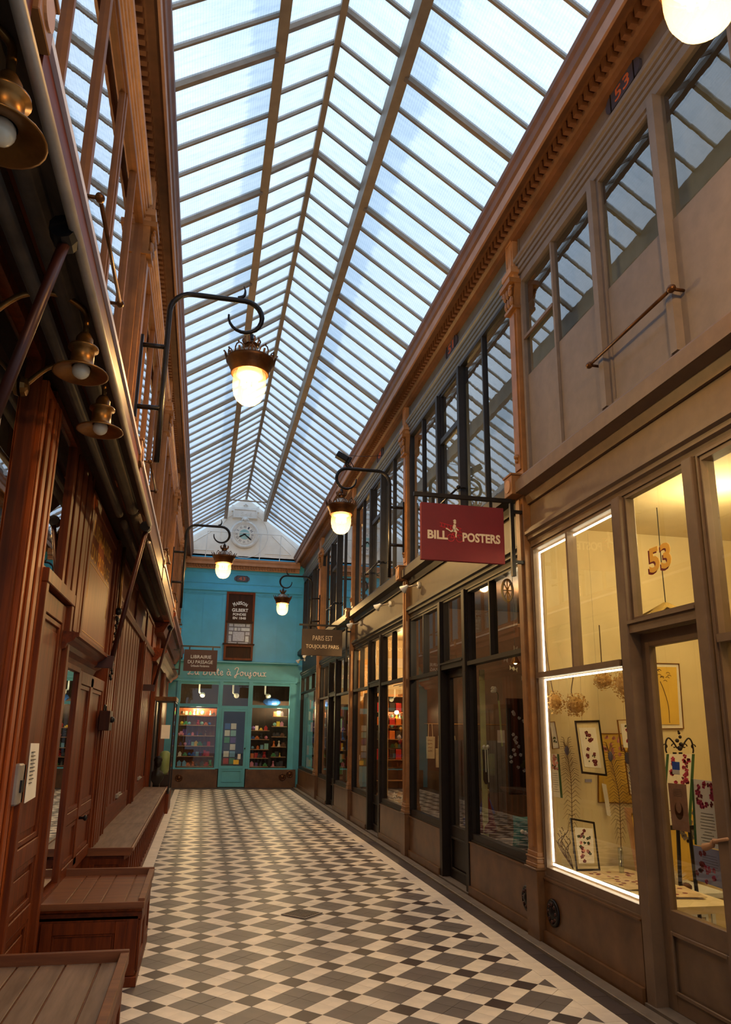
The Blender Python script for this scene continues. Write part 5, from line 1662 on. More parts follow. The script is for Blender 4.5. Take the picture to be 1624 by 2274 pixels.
def picture(label, q, Y, fm, fw, board, paper=None, flowers=(), hang=True):
    c = ((q[0][0] + q[2][0]) / 2, Y, min(q[2][1], q[3][1]))
    o = thing('framed_picture', label, 'picture', c, 'framed botanical pictures in the gallery')
    i = quad_in(q, fw)
    mb = MB()
    for k in range(4):
        A, B = q[k], q[(k + 1) % 4]
        C, D = i[(k + 1) % 4], i[k]
        mb.prism([(A[0], Y, A[1]), (B[0], Y, B[1]), (C[0], Y, C[1]), (D[0], Y, D[1])], (0, -0.016, 0))
    mb.build('frame', fm, o)
    if board:
        MB().prism([(p[0], Y + 0.002, p[1]) for p in i], (0, -0.006, 0)).build('mount', board, o)
    if paper:
        MB().prism([(p[0], Y - 0.0045, p[1]) for p in paper], (0, -0.003, 0)).build('sheet', 'paper' if not isinstance(paper, tuple) else 'paper', o)
    pq = paper or i
    for k, (m, seed, n, box, rr) in enumerate(flowers):
        mb = MB()
        blossoms(mb, pq, Y - 0.0076 - 0.0004 * k, seed, n, box, rr)
        mb.build('blossoms', m, o)
    if hang:
        MB().tube([((q[0][0] * 0.7 + q[1][0] * 0.3), Y - 0.005, q[0][1]), ((q[0][0] + q[1][0]) / 2, Y - 0.005, 3.38)], 0.0012, 4).build('hanging_wire', 'alu', o)
    return o
picture('black framed pressed dark red flowers hanging in the middle of the lit window', [(3.018, 1.70), (3.239, 1.709), (3.277, 1.263), (3.055, 1.283)], 5.75, 'black', 0.014, 'cream',
        [(3.05, 1.644), (3.202, 1.648), (3.233, 1.326), (3.084, 1.336)], (('plum', 3, 13, (0.25, 0.06, 0.75, 0.95), 0.013), ('leaf', 4, 4, (0.2, 0.2, 0.8, 0.9), 0.005)))
picture('thin framed red fuchsia sprays hanging beside the door post', [(3.374, 1.712), (3.60, 1.724), (3.612, 1.454), (3.393, 1.461)], 5.7, 'brass', 0.006, None,
        [(3.404, 1.681), (3.56, 1.69), (3.575, 1.487), (3.417, 1.492)], (('magenta', 5, 12, (0.15, 0.1, 0.9, 0.9), 0.011), ('leaf', 6, 7, (0.2, 0.0, 0.9, 0.5), 0.008)))
picture('black framed colourful pressed bouquet standing on the window table', [(2.932, 0.945), (3.139, 0.912), (3.164, 0.483 + 0.066), (2.963, 0.549)], 5.75, 'black', 0.012, None,
        [(2.966, 0.874), (3.123, 0.862), (3.12, 0.603), (2.989, 0.605)], (('plum', 7, 8, (0.2, 0.05, 0.8, 0.95), 0.012), ('pink', 8, 8, (0.2, 0.3, 0.8, 0.8), 0.010), ('leaf', 9, 8, (0.15, 0.2, 0.85, 0.8), 0.010)), False)
picture('large thin framed yellow silk with pink blossoms on the gallery partition', [(3.349, 1.603), (3.80, 1.608), (3.795, 1.022), (3.315, 1.035)], 5.985, 'brass', 0.006, 'yellowpaper',
        None, (('pink', 11, 22, (0.1, 0.04, 0.9, 0.35), 0.014),), False)
picture('tiny thin framed botanical sheet at the left edge of the lit window', [(2.890, 1.691), (2.936, 1.695), (2.967, 1.472), (2.908, 1.468)], 5.95, 'brass', 0.004, 'paper', None, (('leaf', 12, 6, (0.3, 0.2, 0.7, 0.8), 0.006),))
picture('thin framed blue pressed hydrangea below the fuchsia picture', [(3.51, 1.376), (3.68, 1.366), (3.675, 1.097), (3.531, 1.108)], 5.85, 'brass', 0.006, 'paper', None, (('bluefl', 13, 16, (0.2, 0.15, 0.85, 0.6), 0.016),))
picture('tall framed ochre sheet with a bare drawn tree seen through the gallery door', [(3.80, 2.222), (4.198, 2.225), (4.187, 1.651), (3.81, 1.643)], 5.985, 'brass', 0.006, 'paper', None, (), False)
o = bpy.data.objects['framed_picture.006']
MB().prism([(x, 5.976, z) for x, z in [(3.82, 2.184), (4.167, 2.192), (4.147, 1.688), (3.825, 1.684)]], (0, -0.003, 0)).build('sheet', 'yellowpaper', o)
mb = MB().tube(smooth_path([(4.05, 5.971, 1.70), (4.05, 5.971, 1.85), (4.02, 5.971, 1.98), (3.99, 5.971, 2.06)]), 0.003, 4)
for k in range(16):
    a, r_ = rnd.uniform(0, PI), rnd.uniform(0.03, 0.12)
    c = (3.99 + r_ * 1.1 * math.cos(a), 2.06 + r_ * 0.8 * math.sin(a))
    mb.tube([(c[0] + 0.018 * math.cos(b), 5.971, c[1] + 0.012 * math.sin(b)) for b in [q * 0.7 for q in range(5)]], 0.0022, 4)
mb.ball((3.90, 5.971, 1.90), 0.014, 6).ball((3.902, 5.971, 1.865), 0.012, 6)
mb.build('drawing', 'stem', o)

def dried_head(c, r, sq, seed, stem, label):
    o = thing('dried_flower_head', label, 'dried flowers', c, 'dried hydrangea heads hung in the gallery window')
    r_ = random.Random(seed)
    mb = MB().ball(c, r * 0.72, 12, 0, sq)
    for k in range(360):
        u, v = r_.uniform(-1, 1), r_.uniform(0, 2 * PI)
        s_ = math.sqrt(1 - u * u)
        d = Vector((s_ * math.cos(v), s_ * math.sin(v), u))
        rad = r * r_.uniform(0.74, 1.08) * (1 + 0.12 * math.sin(3 * v + seed) * s_)
        p = Vector((c[0] + d.x * rad * sq[0], c[1] + d.y * rad * sq[1], c[2] + d.z * rad * sq[2]))
        t = d.cross(Vector((r_.uniform(-1, 1), r_.uniform(-1, 1), r_.uniform(-1, 1)))).normalized()
        b = d.cross(t)
        w_ = r * r_.uniform(0.09, 0.16)
        dd = d * w_ * r_.uniform(0.1, 0.9)
        mb.add([p, p + t * w_ + dd, p + (t + b) * w_ * 0.8 + dd * 1.3, p + b * w_ + dd], [(0, 1, 2, 3), (3, 2, 1, 0)])
    mb.build('petals', 'hyd', o)
    MB().tube(smooth_path([(c[0], c[1], c[2] + r * 0.5)] + stem), 0.0045, 5).build('stem', 'stem', o)
dried_head((2.905, 5.85, 1.851), 0.074, (0.95, 0.95, 1.25), 1, [(2.882, 5.85, 1.98), (2.86, 5.85, 2.16), (2.842, 5.85, 2.36)], 'small dried hydrangea head hanging leftmost in the lit window')
dried_head((3.012, 5.7, 1.826), 0.09, (1.0, 1.0, 1.05), 2, [(2.98, 5.7, 1.93), (3.01, 5.7, 2.08), (3.045, 5.7, 2.28)], 'dried hydrangea head hanging second from the left in the lit window')
dried_head((3.11, 5.4, 2.007), 0.08, (1.05, 1.0, 0.85), 3, [(3.10, 5.4, 2.1), (3.10, 5.4, 2.3), (3.1, 5.4, 2.45)], 'dried hydrangea head hanging just under the light strip')
dried_head((3.105, 5.1, 1.965), 0.095, (0.8, 1.0, 1.25), 4, [(3.11, 5.1, 2.12), (3.13, 5.1, 2.4), (3.14, 5.1, 2.6)], 'largest bright dried hydrangea head beside the door post')
def feather(pts, n, ln, label, eye):
    o = thing('peacock_feather', label, 'feather', pts[-1], 'peacock feathers in the gallery window')
    P = smooth_path(pts, 9)
    mb = MB().tube(P, [0.0018 + 0.002 * i / len(P) for i in range(len(P))], 5)
    r_ = random.Random(int(ln * 1000) + n)
    for k in range(n):
        t = k / n
        p = P[int(t * (len(P) - 1) * 0.86)]
        L = ln * (0.55 + 0.45 * math.sin(min(1, t * 2.2) * PI / 2)) * (1 if t < 0.85 else 0.6)
        for sg in (-1, 1):
            a = L * r_.uniform(0.8, 1.1)
            mb.tube([p, p + Vector((sg * a * 0.5, 0.004 * sg, 0.06 * (1 - t) + 0.012)), p + Vector((sg * a, 0.008 * sg, 0.10 * (1 - t) - 0.02 * t - 0.02))], [0.0022, 0.0019, 0.0009], 3)
    mb.build('barbs', 'stem', o)
    e = P[2]
    MB().ball((e.x, e.y - 0.004, e.z), eye, 10, 0, (0.7, 0.25, 1.25)).build('eye', 'plaque', o, True)
    return o
feather([(2.984, 5.85, 1.491), (3.0, 5.85, 1.35), (3.012, 5.85, 1.20), (3.003, 5.85, 0.913), (3.0, 5.85, 0.66)], 44, 0.085, 'pale peacock feather standing left in the lit window', 0.03)
feather([(3.229, 5.6, 1.458), (3.262, 5.6, 1.30), (3.29, 5.6, 1.12), (3.285, 5.6, 0.9), (3.269, 5.6, 0.60)], 44, 0.09, 'dark peacock feather standing in the slim glass vase', 0.032)
feather([(3.485, 5.77, 1.434), (3.51, 5.77, 1.3), (3.54, 5.77, 1.05), (3.545, 5.77, 0.8), (3.54, 5.77, 0.60)], 44, 0.10, 'peacock feather behind the blue hydrangea picture', 0.04)
o = thing('slim_vase', 'slim clear glass vase holding the dark peacock feather', 'vase', (3.269, 5.6, 0.545))
MB().lathe([(0.024, 0.546), (0.02, 0.56), (0.019, 0.74), (0.018, 0.74), (0.016, 0.56), (0.004, 0.556)], (3.269, 5.6, 0), 14).build('glass', 'pane', o, True)
o = thing('twig_bunch', 'bare curled twigs in the left corner of the lit window', 'twigs', (2.98, 5.83, 0.545))
mb = MB()
for a in range(6):
    q = [(2.98, 5.83, 0.55), (2.96 - 0.02 * a, 5.83, 0.64 + 0.02 * a), (2.93 - 0.012 * a + 0.03 * (a % 3), 5.83, 0.70 + 0.022 * a), (2.90 + 0.03 * (a % 3), 5.84, 0.74 + 0.02 * a)]
    mb.tube(smooth_path(q, 4), 0.0035, 5)
    for k in range(6):
        t = q[1 + k // 3]
        mb.ball((t[0] - 0.006 * k, t[1], t[2] + 0.01 * k), 0.005, 5)
mb.build('twigs', 'stem', o)
def leaflet(label, q, face, m, bars, flowers, lines, img=None):
    """card on the glass (face X, (y,z) corners TL TR BR BL) or on the partition (face Y, (x,z) corners)"""
    plane, pos, t = face
    P = (lambda p, d: (pos + d, p[0], p[1])) if plane == 'X' else (lambda p, d: (p[0], pos + d, p[1]))
    sgn = -1
    o = thing('poster', label, 'poster', P(((q[0][0] + q[2][0]) / 2, q[2][1]), 0), 'printed posters in the gallery')
    vec = (sgn * t, 0, 0) if plane == 'X' else (0, sgn * t, 0)
    MB().prism([P(p, 0) for p in q], vec).build('sheet', m, o)
    if bars:
        mb = MB()
        for (u0, u1) in bars:
            mb.prism([P(lerp_q(q, u, v), -t) for u, v in ((u0, 0), (u1, 0), (u1, 1), (u0, 1))], (vec[0] * 0.4, vec[1] * 0.4, 0))
        mb.build('green_border', 'green', o)
    for (fm, seed, n, box, rr) in flowers:
        mb = MB()
        r_ = random.Random(seed)
        for k in range(n):
            u, v = r_.uniform(box[0], box[2]), r_.uniform(box[1], box[3])
            if img == 'ring' and abs(u - 0.5) < 0.14 and abs(v - (box[1] + box[3]) / 2) < 0.3 * (box[3] - box[1]):
                u = 0.25 if u < 0.5 else 0.75
            c = lerp_q(q, u, v)
            for j in range(5):
                a = 2 * PI * j / 5 + r_.random()
                pc = (c[0] + rr * 0.7 * math.cos(a), c[1] + rr * 0.7 * math.sin(a))
                pp = [P((pc[0] + rr * 0.6 * math.cos(b), pc[1] + rr * 0.6 * math.sin(b)), -t) for b in [2 * PI * i / 6 for i in range(6)]]
                mb.prism(pp, (vec[0] * (0.5 + 0.05 * (k % 6)), vec[1] * (0.5 + 0.05 * (k % 6)), 0))
        mb.build('blossoms', fm, o)
    if lines:
        mb = MB()
        r_ = random.Random(5)
        for k in range(lines[0]):
            v = lines[1] + (lines[2] - lines[1]) * k / lines[0]
            hw = r_.uniform(0.12, 0.27)
            mb.prism([P(lerp_q(q, u, vv), -t) for u, vv in ((0.5 - hw, v), (0.5 + hw, v), (0.5 + hw, v + 0.008), (0.5 - hw, v + 0.008))], (vec[0] * 0.4, vec[1] * 0.4, 0))
        mb.build('printed_lines', 'ink', o)
    return o
leaflet('green bordered flower poster at the left edge of the lit window', [(2.882, 1.429), (2.983, 1.427), (2.997, 1.074), (2.884, 1.089)], ('Y', 5.986, 0.003), 'paper', [(0.82, 1.0)], [('pink', 21, 14, (0.2, 0.04, 0.75, 0.38), 0.010), ('leaf', 22, 4, (0.2, 0.04, 0.7, 0.3), 0.008)], (9, 0.45, 0.92))
leaflet('green bordered pink flower poster standing on the iron easel', [(3.467, 1.457), (3.708, 1.459), (3.62, 0.948), (3.374, 0.955)], ('Y', 5.19, 0.003), 'paper', [(0.0, 0.09), (0.9, 1.0)], [('magenta', 23, 22, (0.16, 0.03, 0.84, 0.42), 0.014), ('plum', 24, 6, (0.2, 0.05, 0.8, 0.4), 0.009)], (8, 0.55, 0.95), 'ring')
leaflet('sepia leaflet with an oval portrait in front of the easel poster', [(4.296, 1.309), (4.116, 1.312), (4.121, 1.042), (4.288, 1.040)], ('X', 2.866, 0.002), 'sepia', [], [], (5, 0.12, 0.3))
o = bpy.data.objects['poster.002']
mb = MB()
for k, (rr, dz) in enumerate(((0.052, 0.0), (0.034, 0.02))):
    mb.prism([(2.8638 - 0.0006 * k, 4.206 + rr * 0.8 * math.cos(a), 1.155 + dz + rr * math.sin(a)) for a in [2 * PI * q / 16 for q in range(16)]], (-0.0006, 0, 0), k)
mb.build('oval_portrait', ['bronze', 'sepia'], o)
leaflet('large green bordered crimson flower poster hung on the gallery door glass', [(4.063, 1.348), (3.825, 1.347), (3.827, 0.986), (4.088, 0.980)], ('X', 2.869, 0.002), 'paper', [(0.0, 0.08), (0.87, 1.0)], [('magenta', 25, 20, (0.14, 0.05, 0.8, 0.42), 0.013), ('plum', 26, 8, (0.16, 0.05, 0.8, 0.42), 0.010)], (10, 0.50, 0.96), 'ring')
leaflet('white leaflet with plum flower drawing below the crimson flower poster', [(4.092, 0.977), (3.813, 0.980), (3.824, 0.782), (4.090, 0.788)], ('X', 2.862, 0.002), 'lav', [], [('plum', 27, 9, (0.04, 0.15, 0.35, 0.8), 0.013), ('magenta', 28, 8, (0.3, 0.5, 0.7, 0.95), 0.012)], (7, 0.2, 0.7))
leaflet('small blue and white sticker card over the easel poster', [(4.23, 1.44), (4.156, 1.439), (4.161, 1.365), (4.234, 1.365)], ('X', 2.862, 0.0015), 'bluecard', [], [], None)
o = bpy.data.objects['poster.005']
MB().box(2.8590, 2.8605, 4.158, 4.232, 1.366, 1.392).build('white_strip', 'paper', o)
leaflet('small blue and white sticker card beside the gallery door post', [(4.612, 1.123), (4.527, 1.125), (4.538, 1.046), (4.612, 1.046)], ('X', 2.828, 0.0015), 'bluecard', [], [], None)
o = bpy.data.objects['poster.006']
MB().box(2.8250, 2.8265, 4.535, 4.610, 1.047, 1.072).build('white_strip', 'paper', o)
o = thing('bookmark_tag', 'narrow white paper tag hanging crooked in the lit window', 'tag', (3.38, 5.95, 0.93))
MB().prism([(3.343, 5.95, 1.194), (3.383, 5.95, 1.184), (3.412, 5.95, 0.924), (3.374, 5.95, 0.94)], (0, -0.003, 0)).build('card', 'paper', o)
MB().tube([(3.36, 5.95, 1.19), (3.36, 5.95, 3.38)], 0.001, 4).build('hanging_wire', 'alu', o)
o = thing('price_card', 'small lavender price card on the gallery partition', 'card', (3.24, 5.985, 1.2))
MB().box(3.209, 3.272, 5.982, 5.986, 1.20, 1.225).build('card', 'lav', o)
o = thing('leaning_frame', 'tall tan wooden frame leaning behind the window table', 'frame', (3.5, 5.7, 0.545))
MB().prism([(3.432, 5.78, 1.018), (3.47, 5.78, 1.015), (3.50, 5.72, 0.545), (3.46, 5.72, 0.545)], (0, -0.03, 0)).prism([(3.432, 5.78, 1.018), (3.70, 5.78, 1.0), (3.70, 5.78, 0.96), (3.436, 5.78, 0.978)], (0, -0.03, 0)).build('frame', 'gilt_l', o)
MB().prism([(3.465, 5.775, 0.985), (3.69, 5.775, 0.97), (3.70, 5.72, 0.55), (3.495, 5.72, 0.55)], (0, -0.006, 0)).build('canvas', 'yellowpaper', o)
o = thing('printed_papers', 'cream papers printed with red flowers spread on the window table', 'papers', (3.15, 5.3, 0.545))
mb = MB()
for k, (x, y, a) in enumerate(((3.05, 5.62, 0.15), (3.25, 5.5, -0.1), (3.1, 5.2, 0.05), (3.25, 4.9, -0.2))):
    u, v = Vector((math.cos(a), math.sin(a), 0)), Vector((-math.sin(a), math.cos(a), 0))
    c = Vector((x, y, 0.547 + 0.004 * k))
    mb.prism([c - u * 0.14 - v * 0.18, c + u * 0.14 - v * 0.18, c + u * 0.14 + v * 0.18, c - u * 0.14 + v * 0.18], (0, 0, 0.003), 0)
    for j in range(8):
        p = c + u * rnd.uniform(-0.11, 0.11) + v * rnd.uniform(-0.15, 0.15)
        mb.prism([p + Vector((0.018 * math.cos(b), 0.018 * math.sin(b), 0.003)) for b in [2 * PI * i / 7 for i in range(7)]], (0, 0, 0.0012), 1)
mb.build('sheets', ['linen', 'plum'], o)
o = thing('paper_cone', 'small green and white paper triangle on the window table', 'card', (3.09, 5.0, 0.55))
MB().prism([(3.05, 5.0, 0.62), (3.125, 5.0, 0.625), (3.088, 5.0, 0.553)], (0, -0.02, 0)).build('card', 'teal_cloth', o)

# iron easel with scrolled top
o = thing('iron_easel', 'black iron easel with scrolled floral crest behind the gallery door', 'easel', (3.59, 5.2, 0.0))
mb = MB()
for sg in (-1, 1):
    cx = 3.591
    mb.tube(smooth_path([(cx + sg * 0.02, 5.2, 1.50), (cx + sg * 0.05, 5.2, 1.545), (cx + sg * 0.085, 5.2, 1.575), (cx + sg * 0.11, 5.2, 1.55), (cx + sg * 0.118, 5.2, 1.49), (cx + sg * 0.112, 5.2, 1.465)]), 0.006, 6)
    mb.tube([(cx + sg * (0.118 + 0.022 * math.cos(a) * (1 - a / 8)), 5.2, 1.512 + 0.022 * math.sin(a) * (1 - a / 8)) for a in [q * 0.6 for q in range(10)]], 0.0045, 5)
    mb.tube([(cx + sg * (0.045 + 0.022 * math.cos(a) * (1 - a / 8)), 5.2, 1.515 + 0.022 * math.sin(a) * (1 - a / 8)) for a in [q * 0.6 for q in range(10)]], 0.0045, 5)
for k in range(5):
    mb.ball((3.591 + 0.018 * math.sin(k * 2.3), 5.195, 1.50 + 0.028 * k), 0.02 - 0.0022 * k, 7)
mb.ball((3.591, 5.195, 1.625), 0.009, 6)
mb.build('crest', 'iron', o, True)
MB().tube([(3.56, 5.22, 1.47), (3.50, 5.24, 0.03)], 0.014, 6).tube([(3.61, 5.22, 1.47), (3.67, 5.24, 0.03)], 0.014, 6).tube([(3.585, 5.26, 1.45), (3.59, 5.7, 0.03)], 0.012, 6).box(3.37, 3.72, 5.195, 5.23, 0.915, 0.945).build('legs', 'iron', o)
o = thing('yellow_canvas', 'bright yellow canvas with grey blossoms on the floor behind the easel', 'painting', (4.03, 5.9, 0.5))
MB().box(3.84, 4.24, 5.93, 5.96, 0.42, 0.98).build('canvas', 'yellowpaper', o)
mb = MB()
blossoms(mb, [(3.84, 0.98), (4.24, 0.98), (4.24, 0.42), (3.84, 0.42)], 5.928, 33, 26, (0.02, 0.02, 0.9, 0.5), 0.022)
mb.build('blossoms', 'grey_cloth', o)
o = thing('white_chest', 'white painted chest with carved panel inside the gallery', 'chest', (3.75, 5.55, 0))
MB().box(3.48, 4.0, 5.4, 5.85, 0.0, 0.40).build('body', 'cream', o)
MB().box(3.46, 4.02, 5.38, 5.87, 0.40, 0.435).build('top', 'white_o', o)
MB().frame_xz(5.385, 5.40, 3.56, 3.90, 0.08, 0.34, 0.03).frame_xz(5.39, 5.40, 3.62, 3.84, 0.13, 0.29, 0.02).build('carved_panel', 'white_o', o)
o = thing('fur_figure', 'small white furry bird figure on the white chest', 'figurine', (3.6, 5.5, 0.435))
mb = MB().ball((3.63, 5.5, 0.50), 0.06, 12, 0, (1.5, 1, 0.9)).ball((3.55, 5.5, 0.58), 0.042, 10, 0, (0.9, 0.8, 1.4))
r_ = random.Random(3)
for k in range(220):
    d = Vector((r_.gauss(0, 1), r_.gauss(0, 1), r_.gauss(0, 1) + 0.3)).normalized()
    c = Vector((3.64, 5.5, 0.51)) if k % 3 else Vector((3.55, 5.5, 0.59))
    p = c + Vector((d.x * 0.085, d.y * 0.055, d.z * 0.05))
    mb.tube([p, p + d * 0.035 + Vector((0.01, 0, 0.01))], [0.0022, 0.0004], 3)
mb.build('body', 'fur', o)
MB().ball((3.548, 5.455, 0.60), 0.02, 8, 0, (1, 1, 1.6)).ball((3.72, 5.46, 0.47), 0.04, 8, 0, (1.3, 1, 0.8)).build('dark_parts', 'bronze', o, True)
o = thing('pendant_lamp', 'olive petal shaped pendant lampshade behind the number 53 transom', 'lamp', (3.56, 5.2, 2.55))
mb = MB().tube(smooth_path([(3.578, 5.2, 3.42), (3.576, 5.2, 3.0), (3.581, 5.2, 2.66), (3.581, 5.2, 2.62)]), 0.004, 5)
mb.build('cord', 'iron', o)
mb = MB()
for k in range(6):
    a0, a1 = 2 * PI * k / 6, 2 * PI * (k + 1) / 6
    am = (a0 + a1) / 2
    P = lambda a, r_, z: (3.581 + r_ * math.cos(a), 5.2 + r_ * math.sin(a), z)
    q = [P(a0, 0.02, 2.625), P(a1, 0.02, 2.625), P(a1, 0.10, 2.575), P(am + 0.25, 0.19, 2.528), P(am, 0.21, 2.516), P(am - 0.25, 0.19, 2.53), P(a0, 0.10, 2.575)]
    mb.add(q + [(x, y, z - 0.004) for x, y, z in q], [tuple(range(7)), tuple(reversed(range(7, 14)))])
mb.build('petals', 'shade', o)

# light strips round the near window
o = thing('light_strip', 'bright warm white light strip outlining the lit gallery window', 'light strip', (2.83, 5.2, 1.8))
MB().box(2.826, 2.836, 4.57, 5.868, 3.135, 3.147).build('strip', 'led', o)
MB().box(2.826, 2.836, 5.856, 5.868, 2.10, 3.13).build('strip', 'led', o)
MB().box(2.826, 2.836, 4.57, 5.868, 2.028, 2.040).build('strip', 'led', o)
MB().box(2.826, 2.836, 5.856, 5.868, 0.60, 2.025).build('strip', 'led', o)
MB().box(2.826, 2.836, 4.57, 5.868, 0.575, 0.590).build('strip', 'led', o)

# ---- contents of the dark clothes shop
o = thing('floral_dress', 'dark navy hanging cloth printed with pale blossoms in the clothes shop window', 'cloth', (3.0, 6.85, 1.0))
mb = MB()
for k in range(9):
    x = 2.89 + 0.035 * k
    mb.box(x, x + 0.03, 6.84 + 0.012 * (k % 2), 6.87 + 0.012 * (k % 2), 1.03, 1.92)
mb.build('folds', 'navy', o)
mb = MB()
blossoms(mb, [(2.89, 1.92), (3.2, 1.92), (3.2, 1.03), (2.89, 1.03)], 6.838, 41, 34, (0.05, 0.03, 0.95, 0.8), 0.014)
mb.build('blossoms', 'white_o', o)
mb = MB()
blossoms(mb, [(2.89, 1.92), (3.2, 1.92), (3.2, 1.03), (2.89, 1.03)], 6.836, 42, 8, (0.4, 0.6, 0.95, 0.85), 0.02)
mb.build('leaves', 'leaf', o)
o = thing('grey_curtain', 'plain grey cloth panel hanging behind the dark shop door', 'curtain', (3.2, 8.3, 0.75))
mb = MB()
for k in range(12):
    mb.box(2.94 + 0.055 * k, 2.99 + 0.055 * k, 8.60 + 0.01 * (k % 2), 8.62 + 0.01 * (k % 2), 0.55, 1.50)
mb.build('folds', 'grey_cloth', o)
for k, (x, y, z0, z1, wd) in enumerate(((2.95, 9.55, 1.25, 1.53, 0.12), (3.10, 9.6, 1.14, 1.38, 0.14), (3.28, 9.6, 1.14, 1.38, 0.14))):
    o = thing('tote_bag', ['cream tote bag with a few handwritten words, frontmost on the rail', 'plain cream tote bag hanging lower, behind the lettered one', 'plain cream tote bag farthest inside the shop'][k], 'bag', (x, y, z0), 'tote bags in the clothes shop')
    MB().prism([(x - wd / 2, y, z1), (x + wd / 2, y, z1), (x + wd / 2 - 0.008, y, z0), (x - wd / 2 + 0.004, y, z0)], (0, -0.02, 0)).build('body', 'linen', o, bevel=0.004)
    MB().tube([(x - 0.03, y - 0.01, z1), (x - 0.025, y - 0.01, z1 + 0.16), (x + 0.02, y - 0.01, z1 + 0.16), (x + 0.03, y - 0.01, z1)], 0.006, 5).build('handles', 'linen', o)
    if k == 0:
        mb = MB()
        for q in range(4):
            mb.tube(smooth_path([(x - 0.04 + 0.02 * i, y - 0.021, z1 - 0.05 - 0.045 * q + 0.008 * ((i + q) % 2)) for i in range(4)], 3), 0.0022, 4)
        mb.build('handwriting', 'maroon', o)
o = thing('hanging_rail', 'thin brass rail carrying bags across the clothes shop', 'rail', (3.1, 9.6, 1.7))
MB().tube([(2.88, 9.59, 1.69), (4.8, 9.59, 1.70)], 0.008, 6).build('bar', 'brass', o)
o = thing('paper_rose', 'white paper rose on a stem with a pale green ribbon in the dark window', 'flower', (2.93, 7.2, 1.5))
mb = MB()
for k in range(16):
    a = k * 2.4
    mb.ball((2.905 + 0.022 * math.cos(a) * (k / 16), 7.2 + 0.02 * math.sin(a), 2.02 + 0.018 * math.sin(a * 0.7)), 0.019, 6, 0, (1, 0.5, 0.8))
mb.build('bloom', 'paper', o)
MB().tube(smooth_path([(2.915, 7.2, 2.0), (2.945, 7.2, 1.985), (2.95, 7.2, 1.95), (2.945, 7.2, 1.91)]), 0.004, 5).build('stem', 'leaf', o)
MB().prism([(2.945, 7.2, 1.91), (2.965, 7.2, 1.91), (2.985, 7.2, 1.462), (2.968, 7.2, 1.46)], (0, -0.003, 0)).build('ribbon', mat('pale_green_ribbon', (204, 208, 140), 0.6), o)
o = thing('bow_ornament', 'white bow with long ribbons on a dark stocking in the dark window', 'ornament', (2.90, 7.45, 1.2))
MB().ball((2.88, 7.45, 1.45), 0.02, 7).ball((2.92, 7.45, 1.45), 0.02, 7).prism([(2.885, 7.45, 1.44), (2.897, 7.45, 1.44), (2.90, 7.45, 1.2), (2.888, 7.45, 1.2)], (0, -0.004, 0)).prism([(2.908, 7.45, 1.44), (2.918, 7.45, 1.44), (2.925, 7.45, 1.1), (2.916, 7.45, 1.1)], (0, -0.004, 0)).build('bow', 'paper', o)
MB().lathe([(0.012, 1.08), (0.03, 1.12), (0.028, 1.3), (0.035, 1.42)], (2.905, 7.48, 0), 10).build('stocking', 'dark_in', o, True)
o = thing('teal_cushion', 'teal cushion with tan edge standing on the dark window display', 'cushion', (2.98, 6.75, 0.55))
mb = MB()
n = 8
P = {}
for i in range(n + 1):
    for j in range(n + 1):
        u, v = i / n * 2 - 1, j / n * 2 - 1
        k = 1 - 0.08 * (1 - abs(u)) * 0 - 0.12 * (1 - u * u) * abs(v) ** 3 - 0.12 * (1 - v * v) * abs(u) ** 3
        th = 0.05 * (1 - u ** 4) * (1 - v ** 4)
        for sg in (-1, 1):
            P[(i, j, sg)] = (2.98 + 0.105 * u * k + 0.03 * v, 6.78 - sg * th + 0.05 * v, 0.70 + 0.15 * v * k)
for sg in (-1, 1):
    for i in range(n):
        for j in range(n):
            q = [P[(i, j, sg)], P[(i + 1, j, sg)], P[(i + 1, j + 1, sg)], P[(i, j + 1, sg)]]
            mb.add(q if sg > 0 else q[::-1], [(0, 1, 2, 3)])
mb.build('body', 'teal_cloth', o, True)
mb = MB()
for k in range(3):
    mb.ball((2.94 + 0.03 * k, 6.70, 0.72 - 0.012 * k), 0.02, 7)
mb.build('flowers', 'paper', o)
o = thing('glass_mug', 'pale green mug on the dark window display by the pilaster', 'mug', (2.96, 6.55, 0.545))
MB().lathe([(0.04, 0.546), (0.046, 0.56), (0.046, 0.655), (0.042, 0.655), (0.041, 0.56), (0.003, 0.555)], (2.95, 6.5, 0), 16).tube([(2.996, 6.5, 0.63), (3.02, 6.5, 0.62), (3.02, 6.5, 0.58), (2.995, 6.5, 0.57)], 0.006, 6).build('body', mat('pale_green_cup', (150, 168, 130), 0.3), o, True)
for k in range(14):
    x, y = 2.91 + rnd.uniform(0, 0.42), (6.25 + 0.09 * k if k < 8 else 8.6 + 0.2 * (k - 8))
    o = thing('folded_scarf', 'folded %s scarf, %s from the near pilaster on the clothes shop display' % (['grey', 'pale', 'green', 'blue', 'rose'][k % 5], ORD[k]), 'scarf', (x, y, 0.546), 'folded scarves on the clothes shop display')
    MB().box(x - 0.05, x + 0.05, y - 0.04, y + 0.04, 0.546, 0.57).box(x - 0.045, x + 0.048, y - 0.035, y + 0.036, 0.57, 0.59 + 0.02 * (k % 3)).build('cloth', ['grey_cloth', 'linen', 'leaf', 'bluefl', 'pink'][k % 5], o, bevel=0.008)
